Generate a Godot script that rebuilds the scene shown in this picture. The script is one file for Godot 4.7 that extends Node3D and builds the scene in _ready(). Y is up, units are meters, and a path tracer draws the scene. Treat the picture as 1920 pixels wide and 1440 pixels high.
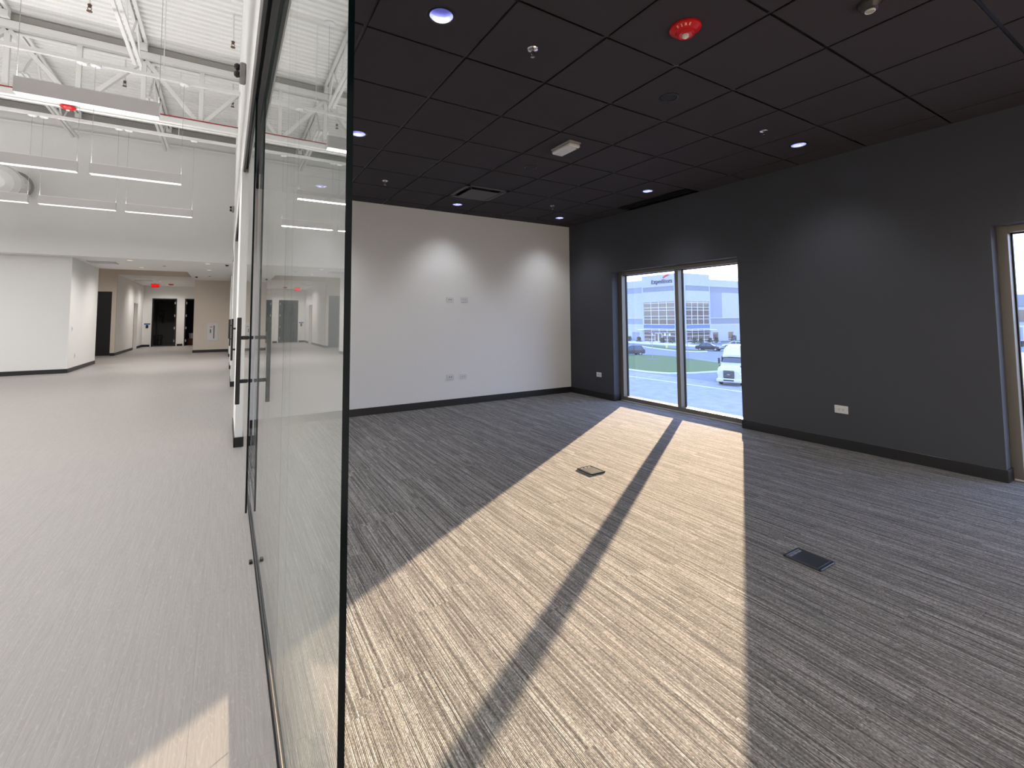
extends Node3D

const H := 2.923      # ceiling of the carpeted room and of the far soffit
const W := 5.2056     # inner face of the window wall
const D := 6.453      # back wall of the carpeted room
const GP := 0.171     # hall face of the fixed glass
const HX := 0.105     # hall face of the white partition wall
const DECK := 6.54
const HE := -15.35    # high end wall of the hall
const G := -4.9       # ground outside

var M := {}
var used := {}
var rng := RandomNumberGenerator.new()

# ------------------------------------------------------------------ helpers
func mb() -> SurfaceTool:
	var st := SurfaceTool.new()
	st.begin(Mesh.PRIMITIVE_TRIANGLES)
	return st

func numbered(called: String) -> String:
	var n: int = used.get(called, 0)
	used[called] = n + 1
	return called if n == 0 else "%s_%03d" % [called, n]

func tri(st: SurfaceTool, a: Vector3, b: Vector3, c: Vector3, n: Vector3, ua := Vector2.ZERO, ub := Vector2.ZERO, uc := Vector2.ZERO) -> void:
	var g := (b - a).cross(c - a)
	if g.length_squared() < 1e-16:
		return
	var fn := g.normalized()
	if fn.dot(n) > 0.0:
		var t := b; b = c; c = t
		var tu := ub; ub = uc; uc = tu
	else:
		fn = -fn
	for k in [[a, ua], [b, ub], [c, uc]]:
		st.set_normal(fn)
		st.set_uv(k[1])
		st.add_vertex(k[0])

func quad(st: SurfaceTool, a: Vector3, b: Vector3, c: Vector3, d: Vector3, n: Vector3, uvs := []) -> void:
	if uvs.size() == 4:
		tri(st, a, b, c, n, uvs[0], uvs[1], uvs[2])
		tri(st, a, c, d, n, uvs[0], uvs[2], uvs[3])
	else:
		tri(st, a, b, c, n)
		tri(st, a, c, d, n)

# box from two corners, edges chamfered by bev
func bx(st: SurfaceTool, lo: Vector3, hi: Vector3, bev := 0.0, xf := Transform3D()) -> void:
	var c := (lo + hi) * 0.5
	var h := (hi - lo).abs() * 0.5
	var b: float = minf(bev, minf(h.x, minf(h.y, h.z)) * 0.9)
	var ax := [Vector3(1, 0, 0), Vector3(0, 1, 0), Vector3(0, 0, 1)]
	for i in 3:
		var j := (i + 1) % 3
		var k := (i + 2) % 3
		for s in [-1.0, 1.0]:
			var n: Vector3 = ax[i] * s
			var o: Vector3 = c + n * h[i]
			var u: Vector3 = ax[j] * (h[j] - b)
			var v: Vector3 = ax[k] * (h[k] - b)
			quad(st, xf * (o - u - v), xf * (o + u - v), xf * (o + u + v), xf * (o - u + v), xf.basis * n)
	if b <= 0.0:
		return
	for i in 3:
		var j := (i + 1) % 3
		var k := (i + 2) % 3
		for s in [-1.0, 1.0]:
			for t in [-1.0, 1.0]:
				var w: Vector3 = ax[k] * (h[k] - b)
				var p: Vector3 = c + ax[i] * s * h[i] + ax[j] * t * (h[j] - b)
				var q: Vector3 = c + ax[i] * s * (h[i] - b) + ax[j] * t * h[j]
				quad(st, xf * (p - w), xf * (p + w), xf * (q + w), xf * (q - w), xf.basis * (ax[i] * s + ax[j] * t))
	for sx in [-1.0, 1.0]:
		for sy in [-1.0, 1.0]:
			for sz in [-1.0, 1.0]:
				var p1 := c + Vector3(sx * h.x, sy * (h.y - b), sz * (h.z - b))
				var p2 := c + Vector3(sx * (h.x - b), sy * h.y, sz * (h.z - b))
				var p3 := c + Vector3(sx * (h.x - b), sy * (h.y - b), sz * h.z)
				tri(st, xf * p1, xf * p2, xf * p3, xf.basis * Vector3(sx, sy, sz))

# box given by centre and size
func bc(st: SurfaceTool, c: Vector3, s: Vector3, bev := 0.0, xf := Transform3D()) -> void:
	bx(st, c - s * 0.5, c + s * 0.5, bev, xf)

# straight bar of rectangular section between two points
func bar(st: SurfaceTool, a: Vector3, b: Vector3, w: float, t: float, bev := 0.0) -> void:
	var d := b - a
	var y := d.normalized()
	var ref := Vector3.UP if absf(y.y) < 0.95 else Vector3(0, 0, 1)
	var x := ref.cross(y).normalized()
	var xf := Transform3D(Basis(x, y, x.cross(y)), (a + b) * 0.5)
	bc(st, Vector3.ZERO, Vector3(w, d.length(), t), bev, xf)

# surface of revolution round the y axis; profile of (radius, y), outside seen when walking the profile
func lathe(st: SurfaceTool, prof: Array, n := 24, xf := Transform3D(), flip := 1.0) -> void:
	for i in prof.size() - 1:
		var p: Vector2 = prof[i]
		var q: Vector2 = prof[i + 1]
		var dn := Vector2(q.y - p.y, p.x - q.x) * flip
		for k in n:
			var a0 := TAU * k / n
			var a1 := TAU * (k + 1) / n
			var am := (a0 + a1) * 0.5
			var nn := Vector3(cos(am) * dn.x, dn.y, sin(am) * dn.x)
			quad(st, xf * Vector3(cos(a0) * p.x, p.y, sin(a0) * p.x), xf * Vector3(cos(a1) * p.x, p.y, sin(a1) * p.x),
				xf * Vector3(cos(a1) * q.x, q.y, sin(a1) * q.x), xf * Vector3(cos(a0) * q.x, q.y, sin(a0) * q.x), xf.basis * nn)

func rod(st: SurfaceTool, a: Vector3, b: Vector3, r: float, n := 8) -> void:
	var d := b - a
	var y := d.normalized()
	var ref := Vector3.UP if absf(y.y) < 0.95 else Vector3(0, 0, 1)
	var x := ref.cross(y).normalized()
	var xf := Transform3D(Basis(x, y, x.cross(y)), a)
	var l := d.length()
	lathe(st, [Vector2(0, 0), Vector2(r, 0), Vector2(r, l), Vector2(0, l)], n, xf)

# flat polygon (x, z) raised from y0 to y1
func slab(st: SurfaceTool, pts: PackedVector2Array, y0: float, y1: float) -> void:
	var idx := Geometry2D.triangulate_polygon(pts)
	for i in range(0, idx.size(), 3):
		var a := pts[idx[i]]
		var b := pts[idx[i + 1]]
		var c := pts[idx[i + 2]]
		tri(st, Vector3(a.x, y1, a.y), Vector3(b.x, y1, b.y), Vector3(c.x, y1, c.y), Vector3.UP)
		tri(st, Vector3(a.x, y0, a.y), Vector3(b.x, y0, b.y), Vector3(c.x, y0, c.y), Vector3.DOWN)
	var ccw := not Geometry2D.is_polygon_clockwise(pts)
	for i in pts.size():
		var p := pts[i]
		var q := pts[(i + 1) % pts.size()]
		var e := q - p
		var n := Vector3(e.y, 0, -e.x) * (1.0 if ccw else -1.0)
		quad(st, Vector3(p.x, y0, p.y), Vector3(q.x, y0, q.y), Vector3(q.x, y1, q.y), Vector3(p.x, y1, p.y), n)

func obj(called: String, st, m: Material, parent: Node = null) -> MeshInstance3D:
	var o := MeshInstance3D.new()
	o.mesh = st.commit() if st is SurfaceTool else st
	o.material_override = m
	if parent == null:
		o.name = numbered(called)
		add_child(o)
	else:
		o.name = called
		parent.add_child(o, true)
	return o

func thing(called: String, label: String, category: String, at := Vector3.ZERO, turn := 0.0, group := "") -> Node3D:
	var o := Node3D.new()
	o.name = numbered(called)
	add_child(o)
	o.position = at
	o.rotation.y = turn
	return tag(o, label, category, group)

func tag(o: Node3D, label: String, category: String, group := "") -> Node3D:
	o.set_meta("label", label)
	o.set_meta("category", category)
	if group:
		o.set_meta("group", group)
	return o

func base(called: String, label: String, category: String) -> Node3D:
	var o := thing(called, label, category)
	o.set_meta("kind", "structure")
	return o

func struct(called: String, st, m: Material, label: String, category: String) -> MeshInstance3D:
	var o := obj(called, st, m)
	tag(o, label, category)
	o.set_meta("kind", "structure")
	return o

func dup(root: Node3D, at: Vector3, turn: float, label: String, group := "") -> Node3D:
	var r: Node3D = root.duplicate()
	r.name = numbered(String(root.name).rstrip("0123456789").trim_suffix("_"))
	add_child(r)
	r.position = at
	r.rotation.y = turn
	r.set_meta("label", label)
	if group:
		r.set_meta("group", group)
	return r

# ------------------------------------------------------------------ materials
func mat(called: String, c: Color, rough := 0.8, metal := 0.0, spec := 0.5) -> StandardMaterial3D:
	var m := StandardMaterial3D.new()
	m.resource_name = called
	m.albedo_color = c
	m.roughness = rough
	m.metallic = metal
	m.metallic_specular = spec
	M[called] = m
	return m

func pane(called: String, c: Color, a: float) -> StandardMaterial3D:
	var m := mat(called, Color(c.r, c.g, c.b, a), 0.0)
	m.transparency = BaseMaterial3D.TRANSPARENCY_ALPHA
	return m

func glow(called: String, c: Color, e: float) -> StandardMaterial3D:
	var m := mat(called, c, 0.6)
	m.emission_enabled = true
	m.emission = c
	m.emission_energy_multiplier = e
	return m

func noise_tex(freq: float, seed_: int, lo: Color, hi: Color, size := 512) -> NoiseTexture2D:
	var n := FastNoiseLite.new()
	n.seed = seed_
	n.frequency = freq
	n.fractal_octaves = 4
	var g := Gradient.new()
	g.set_color(0, lo)
	g.set_color(1, hi)
	var t := NoiseTexture2D.new()
	t.width = size
	t.height = size
	t.seamless = true
	t.noise = n
	t.color_ramp = g
	return t

func grained(called: String, lo: Color, hi: Color, freq: float, tile: float, rough := 0.9, seed_ := 5) -> StandardMaterial3D:
	var m := mat(called, Color.WHITE, rough)
	m.albedo_texture = noise_tex(freq, seed_, lo, hi, 256)
	m.uv1_triplanar = true
	m.uv1_world_triplanar = true
	m.uv1_scale = Vector3.ONE / tile
	return m

func s8(v: float) -> int:
	return clampi(int(v * 255.0), 0, 255)

# loop-pile carpet: cords along v, every cord in dashes of its own tones
func carpet_material() -> StandardMaterial3D:
	var w := 1024
	var h := 1024
	var col := PackedByteArray()
	var hei := PackedByteArray()
	col.resize(w * h * 3)
	hei.resize(w * h)
	var r := RandomNumberGenerator.new()
	r.seed = 41
	var x := 0
	var group_tone := 0.5
	var group_left := 0
	while x < w:
		var cw: int = mini(r.randi_range(3, 5), w - x)
		if group_left <= 0:
			group_tone = r.randf()
			group_left = r.randi_range(1, 2)
		group_left -= 1
		var own := r.randf()
		var y := 0
		while y < h:
			var run: int = mini(r.randi_range(15, 150), h - y)
			var t := group_tone * 0.26 + own * 0.30 + r.randf() * 0.44
			t = clampf((t - 0.5) * 1.25 + 0.45, 0.0, 1.0)
			var warm := r.randf()
			var knot := 0.0
			for yy in range(y, y + run):
				var loop := 0.5 + 0.5 * sin(yy * 2.1 + x * 2.1)
				if yy % 3 == x % 3:
					knot = r.randf()
				for xx in cw:
					var e: float = absf((xx + 0.5) / cw * 2.0 - 1.0)
					var v := lerpf(0.33, 0.67, t) * (0.80 + 0.30 * knot + 0.10 * r.randf())
					var i := yy * w + x + xx
					col[i * 3] = s8(v * (1.0 + 0.02 * warm))
					col[i * 3 + 1] = s8(v * 0.985)
					col[i * 3 + 2] = s8(v * (0.975 - 0.02 * warm))
					hei[i] = s8((1.0 - e * e) * (0.70 + 0.20 * t) * (0.75 + 0.25 * loop) + 0.08 * r.randf())
			y += run
		x += cw
	var m := mat("carpet", Color.WHITE, 0.95, 0.0, 0.2)
	m.albedo_texture = ImageTexture.create_from_image(Image.create_from_data(w, h, false, Image.FORMAT_RGB8, col))
	m.heightmap_enabled = true
	m.heightmap_texture = ImageTexture.create_from_image(Image.create_from_data(w, h, false, Image.FORMAT_L8, hei))
	m.heightmap_scale = 0.32
	return m

# whitewashed vinyl plank: streaks and a few cathedral arches along v
func vinyl_material() -> StandardMaterial3D:
	var w := 512
	var h := 1024
	var col := PackedByteArray()
	col.resize(w * h * 3)
	var n := FastNoiseLite.new()
	n.seed = 9
	n.frequency = 0.01
	n.fractal_octaves = 3
	var f := FastNoiseLite.new()
	f.seed = 12
	f.frequency = 0.05
	f.fractal_octaves = 2
	for y in h:
		for x in w:
			var streak := n.get_noise_2d(x * 9.0, y * 0.35)
			var warp := n.get_noise_2d(x * 0.9, y * 0.25 + 700.0)
			var ring := absf(sin((x * 0.045 + warp * 9.0) * TAU * 0.5))
			var fine := f.get_noise_2d(x * 12.0, y * 0.5)
			var v := 0.585 + streak * 0.035 + fine * 0.03 + (0.05 * pow(1.0 - ring, 5.0))
			var i := (y * w + x) * 3
			col[i] = s8(v * 1.012)
			col[i + 1] = s8(v * 0.985)
			col[i + 2] = s8(v * 0.965)
	var m := mat("vinyl", Color.WHITE, 0.46, 0.0, 0.45)
	m.albedo_texture = ImageTexture.create_from_image(Image.create_from_data(w, h, false, Image.FORMAT_RGB8, col))
	return m

func materials() -> void:
	var pw := mat("white_paint", Color(0.925, 0.925, 0.92), 0.85)
	var nt := noise_tex(0.08, 3, Color.BLACK, Color.WHITE, 256)
	nt.as_normal_map = true
	nt.bump_strength = 2.0
	pw.normal_enabled = true
	pw.normal_texture = nt
	pw.normal_scale = 0.12
	pw.uv1_triplanar = true
	pw.uv1_world_triplanar = true
	pw.uv1_scale = Vector3.ONE * 1.5
	var dp: StandardMaterial3D = pw.duplicate()
	dp.resource_name = "charcoal_paint"
	dp.albedo_color = Color(0.245, 0.255, 0.285)
	dp.roughness = 0.62
	M["charcoal_paint"] = dp
	var bp: StandardMaterial3D = pw.duplicate()
	bp.resource_name = "beige_paint"
	bp.albedo_color = Color(0.86, 0.82, 0.775)
	M["beige_paint"] = bp
	mat("steel_white", Color(0.90, 0.90, 0.89), 0.6)
	mat("deck_white", Color(0.93, 0.93, 0.925), 0.6)
	mat("rubber_base", Color(0.125, 0.125, 0.135), 0.42)
	grained("tile_black", Color(0.175, 0.16, 0.185), Color(0.215, 0.20, 0.225), 0.12, 0.25, 0.95)
	mat("grid_black", Color(0.05, 0.05, 0.055), 0.35)
	mat("trim_black", Color(0.06, 0.06, 0.07), 0.3)
	mat("header_black", Color(0.235, 0.23, 0.235), 0.45)
	mat("groove_black", Color(0.03, 0.03, 0.03), 0.7)
	mat("handle_black", Color(0.17, 0.165, 0.165), 0.4)
	pane("door_glass", Color(0.62, 0.74, 0.70), 0.07)
	pane("window_glass", Color(0.75, 0.85, 0.95), 0.03)
	mat("glass_edge", Color(0.02, 0.07, 0.075), 0.12)
	mat("frame_taupe", Color(0.47, 0.455, 0.425), 0.42, 0.35)
	mat("gasket", Color(0.05, 0.05, 0.06), 0.6)
	mat("plastic_white", Color(0.86, 0.86, 0.87), 0.4)
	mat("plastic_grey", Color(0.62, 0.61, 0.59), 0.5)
	mat("slot_dark", Color(0.05, 0.05, 0.06), 0.6)
	mat("slot_grey", Color(0.45, 0.45, 0.47), 0.6)
	mat("chrome", Color(0.80, 0.80, 0.82), 0.18, 1.0)
	mat("brass", Color(0.42, 0.33, 0.27), 0.45, 0.6)
	var cup := mat("reflector", Color(0.50, 0.51, 0.74), 0.30, 0.9)
	cup.metallic_specular = 0.5
	glow("led", Color(1.0, 0.97, 0.99), 6.0)
	glow("diffuser", Color(1.0, 0.985, 0.97), 1.6)
	glow("soffit_lens", Color(1.0, 0.95, 0.88), 1.5)
	mat("pendant_shell", Color(0.88, 0.87, 0.88), 0.5)
	mat("cable", Color(0.62, 0.62, 0.62), 0.5)
	mat("fire_red", Color(0.80, 0.035, 0.075), 0.32)
	mat("pipe_red", Color(0.62, 0.12, 0.12), 0.5)
	mat("strobe_lens", Color(0.86, 0.88, 0.86), 0.12)
	mat("letter_pale", Color(0.95, 0.80, 0.74), 0.5)
	mat("grille_grey", Color(0.30, 0.29, 0.30), 0.6)
	mat("floor_box", Color(0.17, 0.18, 0.195), 0.38)
	mat("door_black", Color(0.055, 0.055, 0.07), 0.5)
	mat("frame_dark", Color(0.13, 0.12, 0.12), 0.5)
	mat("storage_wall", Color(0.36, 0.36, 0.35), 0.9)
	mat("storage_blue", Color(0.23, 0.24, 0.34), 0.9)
	mat("hinge", Color(0.70, 0.69, 0.66), 0.35, 0.6)
	glow("exit_red", Color(1.0, 0.10, 0.06), 1.6)
	mat("duct", Color(0.88, 0.88, 0.88), 0.35, 0.1)
	mat("reader_blue", Color(0.10, 0.36, 0.62), 0.5)
	mat("carton", Color(0.42, 0.30, 0.20), 0.9)
	# outside
	grained("asphalt", Color(0.40, 0.41, 0.43), Color(0.50, 0.51, 0.53), 0.05, 6.0, 0.95, 21)
	grained("street", Color(0.50, 0.50, 0.505), Color(0.58, 0.58, 0.585), 0.03, 9.0, 0.95, 22)
	mat("curb", Color(0.80, 0.80, 0.79), 0.9)
	mat("road_paint", Color(0.86, 0.86, 0.84), 0.8)
	grained("lawn", Color(0.22, 0.31, 0.13), Color(0.42, 0.46, 0.24), 0.06, 4.0, 0.95, 23)
	mat("mulch", Color(0.42, 0.38, 0.37), 0.95)
	grained("precast", Color(0.655, 0.66, 0.68), Color(0.72, 0.725, 0.74), 0.03, 5.0, 0.9, 24)
	mat("precast_band", Color(0.53, 0.545, 0.57), 0.9)
	mat("precast_blue", Color(0.40, 0.45, 0.55), 0.8)
	mat("precast_grey", Color(0.57, 0.585, 0.62), 0.9)
	mat("office_glass", Color(0.42, 0.36, 0.32), 0.12, 0.0, 0.6)
	mat("office_frame", Color(0.85, 0.86, 0.88), 0.5)
	mat("sign_navy", Color(0.27, 0.28, 0.36), 0.6)
	mat("sign_red", Color(0.75, 0.16, 0.18), 0.6)
	mat("shrub", Color(0.33, 0.34, 0.25), 0.95)
	mat("bark", Color(0.62, 0.58, 0.56), 0.95)
	mat("hydrant_yellow", Color(0.85, 0.82, 0.45), 0.5)
	mat("car_white", Color(0.74, 0.74, 0.74), 0.3)
	mat("car_dark", Color(0.14, 0.13, 0.16), 0.22)
	mat("car_brown", Color(0.27, 0.245, 0.25), 0.25)
	mat("car_glass", Color(0.12, 0.15, 0.19), 0.06, 0.0, 0.9)
	mat("tyre", Color(0.06, 0.06, 0.06), 0.9)
	mat("wheel_silver", Color(0.62, 0.62, 0.64), 0.35, 0.5)
	mat("lamp_red", Color(0.50, 0.05, 0.05), 0.25)
	mat("lamp_clear", Color(0.85, 0.87, 0.90), 0.15)
	mat("grille_dark", Color(0.10, 0.11, 0.14), 0.5)

# ------------------------------------------------------------------ main
func _ready() -> void:
	rng.seed = 7
	# camera
	var cam := Camera3D.new()
	cam.name = "camera"
	cam.projection = Camera3D.PROJECTION_FRUSTUM
	cam.near = 0.05
	cam.far = 600.0
	cam.size = 2.0 * 0.05 * 720.0 / 866.951
	cam.frustum_offset = Vector2(0.05 * (960.0 - 956.958) / 866.951, -0.05 * (720.0 - 545.587) / 866.951)
	add_child(cam)
	cam.transform = Transform3D(Basis(Vector3.UP, -0.550614) * Basis(Vector3.RIGHT, 0.0589872) * Basis(Vector3.BACK, -0.0061934), Vector3(0, 1.3017, 0))
	cam.current = true
	# sky, exposure
	var env := Environment.new()
	env.background_mode = Environment.BG_SKY
	var sm := ProceduralSkyMaterial.new()
	sm.sky_top_color = Color(0.56, 0.67, 0.90)
	sm.sky_horizon_color = Color(0.86, 0.92, 1.0)
	sm.sky_curve = 0.12
	sm.sky_energy_multiplier = 2.2
	sm.ground_bottom_color = Color(0.35, 0.36, 0.38)
	sm.ground_horizon_color = Color(0.62, 0.66, 0.72)
	sm.sun_angle_max = 40.0
	sm.sun_curve = 0.08
	env.sky = Sky.new()
	env.sky.sky_material = sm
	env.tonemap_mode = Environment.TONE_MAPPER_LINEAR
	env.tonemap_exposure = 1.0
	env.sdfgi_enabled = true
	env.ssao_enabled = true
	env.ssil_enabled = true
	var we := WorldEnvironment.new()
	we.name = "environment"
	we.environment = env
	add_child(we)
	# low sun beyond the right jamb of the window
	var sun := DirectionalLight3D.new()
	sun.name = "sun"
	sun.light_color = Color(1.0, 0.895, 0.755)
	sun.light_energy = 10.0
	sun.light_angular_distance = 0.53
	sun.shadow_enabled = true
	add_child(sun)
	var el := deg_to_rad(8.5)
	var az := deg_to_rad(31.85)
	sun.look_at_from_position(Vector3.ZERO, -Vector3(cos(el) * cos(az), sin(el), -cos(el) * sin(az)), Vector3.UP)

	materials()
	carpet_material()
	vinyl_material()
	build_floor()
	build_room()
	build_ceiling()
	build_windows()
	build_hall()
	build_hall_end()
	build_roof_steel()
	build_partition()
	build_room_fittings()
	build_pendants()
	build_hall_fittings()
	build_outside()

# ------------------------------------------------------------------ floors
func build_floor() -> void:
	var f := base("floor", "carpet planks in the dark room meeting pale vinyl planks in the hall", "floor")
	var st := mb()
	bx(st, Vector3(GP, -0.25, -D - 0.12), Vector3(5.47, -0.006, 1.72))
	bx(st, Vector3(-13.2, -0.25, -29.5), Vector3(GP, -0.006, 8.2))
	bx(st, Vector3(GP, -0.25, -31.4), Vector3(5.47, -0.006, -D - 0.12))
	obj("subfloor", st, M.storage_wall, f)
	# carpet planks 250 mm x 1 m, laid along the glass, each cut from another part of the pattern
	var r := RandomNumberGenerator.new()
	r.seed = 77
	var x := 0.175
	var row := 0
	while x < 5.345:
		var x1: float = minf(x + 0.25, 5.345)
		var z := -D + 0.001 - r.randf() * 0.75
		while z < 1.6:
			var z0: float = maxf(z, -D)
			var z1: float = minf(z + 1.0, 1.6)
			z += 1.0
			if z1 - z0 < 0.02:
				continue
			var o := Vector2(r.randf(), r.randf())
			var s := mb()
			var lift := -0.0005 + 0.0006 * r.randf()
			var u0 := o.x
			var u1 := o.x + (x1 - x) / 1.024
			var v0 := o.y
			var v1 := o.y + (z1 - z0) / 2.048
			quad(s, Vector3(x, lift, z0), Vector3(x1, lift, z0), Vector3(x1, lift, z1), Vector3(x, lift, z1), Vector3.UP, [Vector2(u0, v0), Vector2(u1, v0), Vector2(u1, v1), Vector2(u0, v1)])
			for e in [[Vector3(x, 0, z0), Vector3(x1, 0, z0), Vector3(0, 0, -1)], [Vector3(x, 0, z1), Vector3(x1, 0, z1), Vector3(0, 0, 1)], [Vector3(x, 0, z0), Vector3(x, 0, z1), Vector3(-1, 0, 0)], [Vector3(x1, 0, z0), Vector3(x1, 0, z1), Vector3(1, 0, 0)]]:
				var a: Vector3 = e[0] + Vector3(0, lift, 0)
				var b: Vector3 = e[1] + Vector3(0, lift, 0)
				quad(s, a, b, b - Vector3(0, 0.006, 0), a - Vector3(0, 0.006, 0), e[2], [Vector2(u0, v0), Vector2(u1, v0), Vector2(u1, v0), Vector2(u0, v0)])
			obj("carpet_plank", s, M.carpet, f)
		x = x1
		row += 1
	# vinyl planks 228 mm x 1.52 m near the camera, continued as one sheet where they cannot be told apart
	x = 0.160
	row = 0
	while x > -2.6:
		var x0: float = x - 0.228
		var z := 1.4 - fmod(row * 0.57, 1.52)
		while z > -7.0:
			var z0: float = maxf(z - 1.52, -7.0)
			var s := mb()
			var o := Vector2(r.randf(), r.randf())
			vinyl_quad(s, x0 + 0.0002, x - 0.0002, z0 + 0.0002, z - 0.0002, -0.0003 * r.randf(), o)
			obj("vinyl_plank", s, M.vinyl, f)
			z = z0
			if z <= -6.99:
				break
		x = x0
		row += 1
	var far := mb()
	vinyl_quad(far, x, 0.160, -29.2, -7.0, 0.0, Vector2.ZERO)
	vinyl_quad(far, -13.1, x, -29.2, 8.1, 0.0, Vector2.ZERO)
	vinyl_quad(far, x, 0.160, 1.4, 8.1, 0.0, Vector2.ZERO)
	obj("vinyl_sheet", far, M.vinyl, f)
	# rooms further along the partition
	var nb := mb()
	vinyl_quad(nb, 0.186, 5.2, HE, -6.6, -0.001, Vector2(0.3, 0.2))
	obj("vinyl_sheet", nb, M.vinyl, f)

func vinyl_quad(s: SurfaceTool, x0: float, x1: float, z0: float, z1: float, y: float, o: Vector2) -> void:
	var u := (x1 - x0) / 0.45
	var v := (z1 - z0) / 1.8
	quad(s, Vector3(x0, y, z0), Vector3(x1, y, z0), Vector3(x1, y, z1), Vector3(x0, y, z1), Vector3.UP, [o, o + Vector2(u, 0), o + Vector2(u, v), o + Vector2(0, v)])
	for e in [[Vector3(x0, y, z0), Vector3(x1, y, z0), Vector3(0, 0, -1)], [Vector3(x0, y, z1), Vector3(x1, y, z1), Vector3(0, 0, 1)], [Vector3(x0, y, z0), Vector3(x0, y, z1), Vector3(-1, 0, 0)], [Vector3(x1, y, z0), Vector3(x1, y, z1), Vector3(1, 0, 0)]]:
		quad(s, e[0], e[1], e[1] - Vector3(0, 0.005, 0), e[0] - Vector3(0, 0.005, 0), e[2], [o, o + Vector2(u, 0), o + Vector2(u, 0), o])

# ------------------------------------------------------------------ the carpeted room
func build_room() -> void:
	var st := mb()
	bx(st, Vector3(0.235, 0, -D - 0.12), Vector3(W, H + 0.2, -D))
	struct("wall_back", st, M.white_paint, "white end wall of the carpeted room with outlets", "wall")
	st = mb()
	# window wall with two openings
	for s in [[-D - 0.12, -5.3925, 0.0, 3.3], [-3.2748, -1.1159, 0.0, 3.3], [1.0, 1.72, 0.0, 3.3], [-5.3925, -3.2748, 2.024, 3.3], [-1.1159, 1.0, 2.024, 3.3]]:
		bx(st, Vector3(W, s[2], s[0]), Vector3(5.345, s[3], s[1]))
	struct("wall_right", st, M.charcoal_paint, "charcoal painted wall with the two tall windows", "wall")
	st = mb()
	for s in [[HE, -5.3925, -0.25, 3.3], [-3.2748, -1.1159, -0.25, 3.3], [1.0, 1.72, -0.25, 3.3], [-5.3925, -3.2748, 2.024, 3.3], [-1.1159, 1.0, 2.024, 3.3], [-5.3925, -3.2748, -0.25, 0.0], [-1.1159, 1.0, -0.25, 0.0]]:
		bx(st, Vector3(5.345, s[2], s[0]), Vector3(5.475, s[3], s[1]))
	bx(st, Vector3(5.345, -0.25, -31.4), Vector3(5.475, 3.9, HE))
	bx(st, Vector3(-13.22, -0.25, -31.4), Vector3(5.475, 3.9, -31.3))
	bx(st, Vector3(-13.22, 3.75, -31.4), Vector3(0.235, 3.9, HE - 0.15))
	bx(st, Vector3(0.235, 3.75, -31.4), Vector3(5.475, 3.9, HE + 0.12))
	bx(st, Vector3(-13.22, -0.25, -31.4), Vector3(-13.1, 3.9, -19.0))
	bx(st, Vector3(0.235, 3.2, HE), Vector3(5.475, 3.9, HE + 0.12))
	struct("wall_outer", st, M.precast_grey, "outer skin of the window wall", "wall")
	st = mb()
	bx(st, Vector3(0.235, 0, 1.6), Vector3(5.345, H + 0.2, 1.72))
	struct("wall_front", st, M.white_paint, "white wall behind the camera side of the carpeted room", "wall")
	# rubber base with a small rounded top
	st = mb()
	bx(st, Vector3(0.235, 0, -D), Vector3(W - 0.01, 0.098, -D + 0.010), 0.003)
	struct("baseboard_back", st, M.rubber_base, "black rubber base along the white end wall", "baseboard")
	var bz := [[-D, -5.3925 + 0.010], [-3.2748 - 0.010, -1.1159 + 0.010], [1.0 - 0.010, 1.6]]
	st = mb()
	for s in bz:
		bx(st, Vector3(W - 0.010, 0, s[0]), Vector3(W, 0.098, s[1]), 0.003)
	for z in [-5.3925, -1.1159]:
		bx(st, Vector3(W, 0, z), Vector3(5.345, 0.098, z + 0.010), 0.003)
	for z in [-3.2748, 1.0]:
		bx(st, Vector3(W, 0, z - 0.010), Vector3(5.345, 0.098, z), 0.003)
	struct("baseboard_right", st, M.rubber_base, "black rubber base along the charcoal window wall", "baseboard")

func tile_mesh(x0: float, x1: float, z0: float, z1: float, y: float, hole := Vector3.ZERO) -> SurfaceTool:
	var s := mb()
	if hole.z <= 0.0:
		bx(s, Vector3(x0, y, z0), Vector3(x1, y + 0.0078, z1), 0.003)
		return s
	var angs := []
	for k in 32:
		angs.append(TAU * k / 32)
	for c in [Vector2(x0, z0), Vector2(x1, z0), Vector2(x1, z1), Vector2(x0, z1)]:
		angs.append(fposmod(atan2(c.y - hole.y, c.x - hole.x), TAU))
	angs.sort()
	for k in angs.size():
		var pts := []
		for a in [angs[k], angs[(k + 1) % angs.size()]]:
			var d := Vector2(cos(a), sin(a))
			var t := INF
			if d.x > 1e-6: t = minf(t, (x1 - hole.x) / d.x)
			if d.x < -1e-6: t = minf(t, (x0 - hole.x) / d.x)
			if d.y > 1e-6: t = minf(t, (z1 - hole.y) / d.y)
			if d.y < -1e-6: t = minf(t, (z0 - hole.y) / d.y)
			pts.append(Vector2(hole.x, hole.y) + d * hole.z)
			pts.append(Vector2(hole.x, hole.y) + d * t)
		var i0 := Vector3(pts[0].x, y, pts[0].y)
		var o0 := Vector3(pts[1].x, y, pts[1].y)
		var i1 := Vector3(pts[2].x, y, pts[2].y)
		var o1 := Vector3(pts[3].x, y, pts[3].y)
		var up := Vector3(0, 0.0078, 0)
		quad(s, i0, o0, o1, i1, Vector3.DOWN)
		quad(s, i0 + up, o0 + up, o1 + up, i1 + up, Vector3.UP)
		quad(s, o0, o1, o1 + up, o0 + up, (o0 - Vector3(hole.x, y, hole.y)))
		quad(s, i0, i1, i1 + up, i0 + up, -(i0 - Vector3(hole.x, y, hole.y)))
	return s

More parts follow.
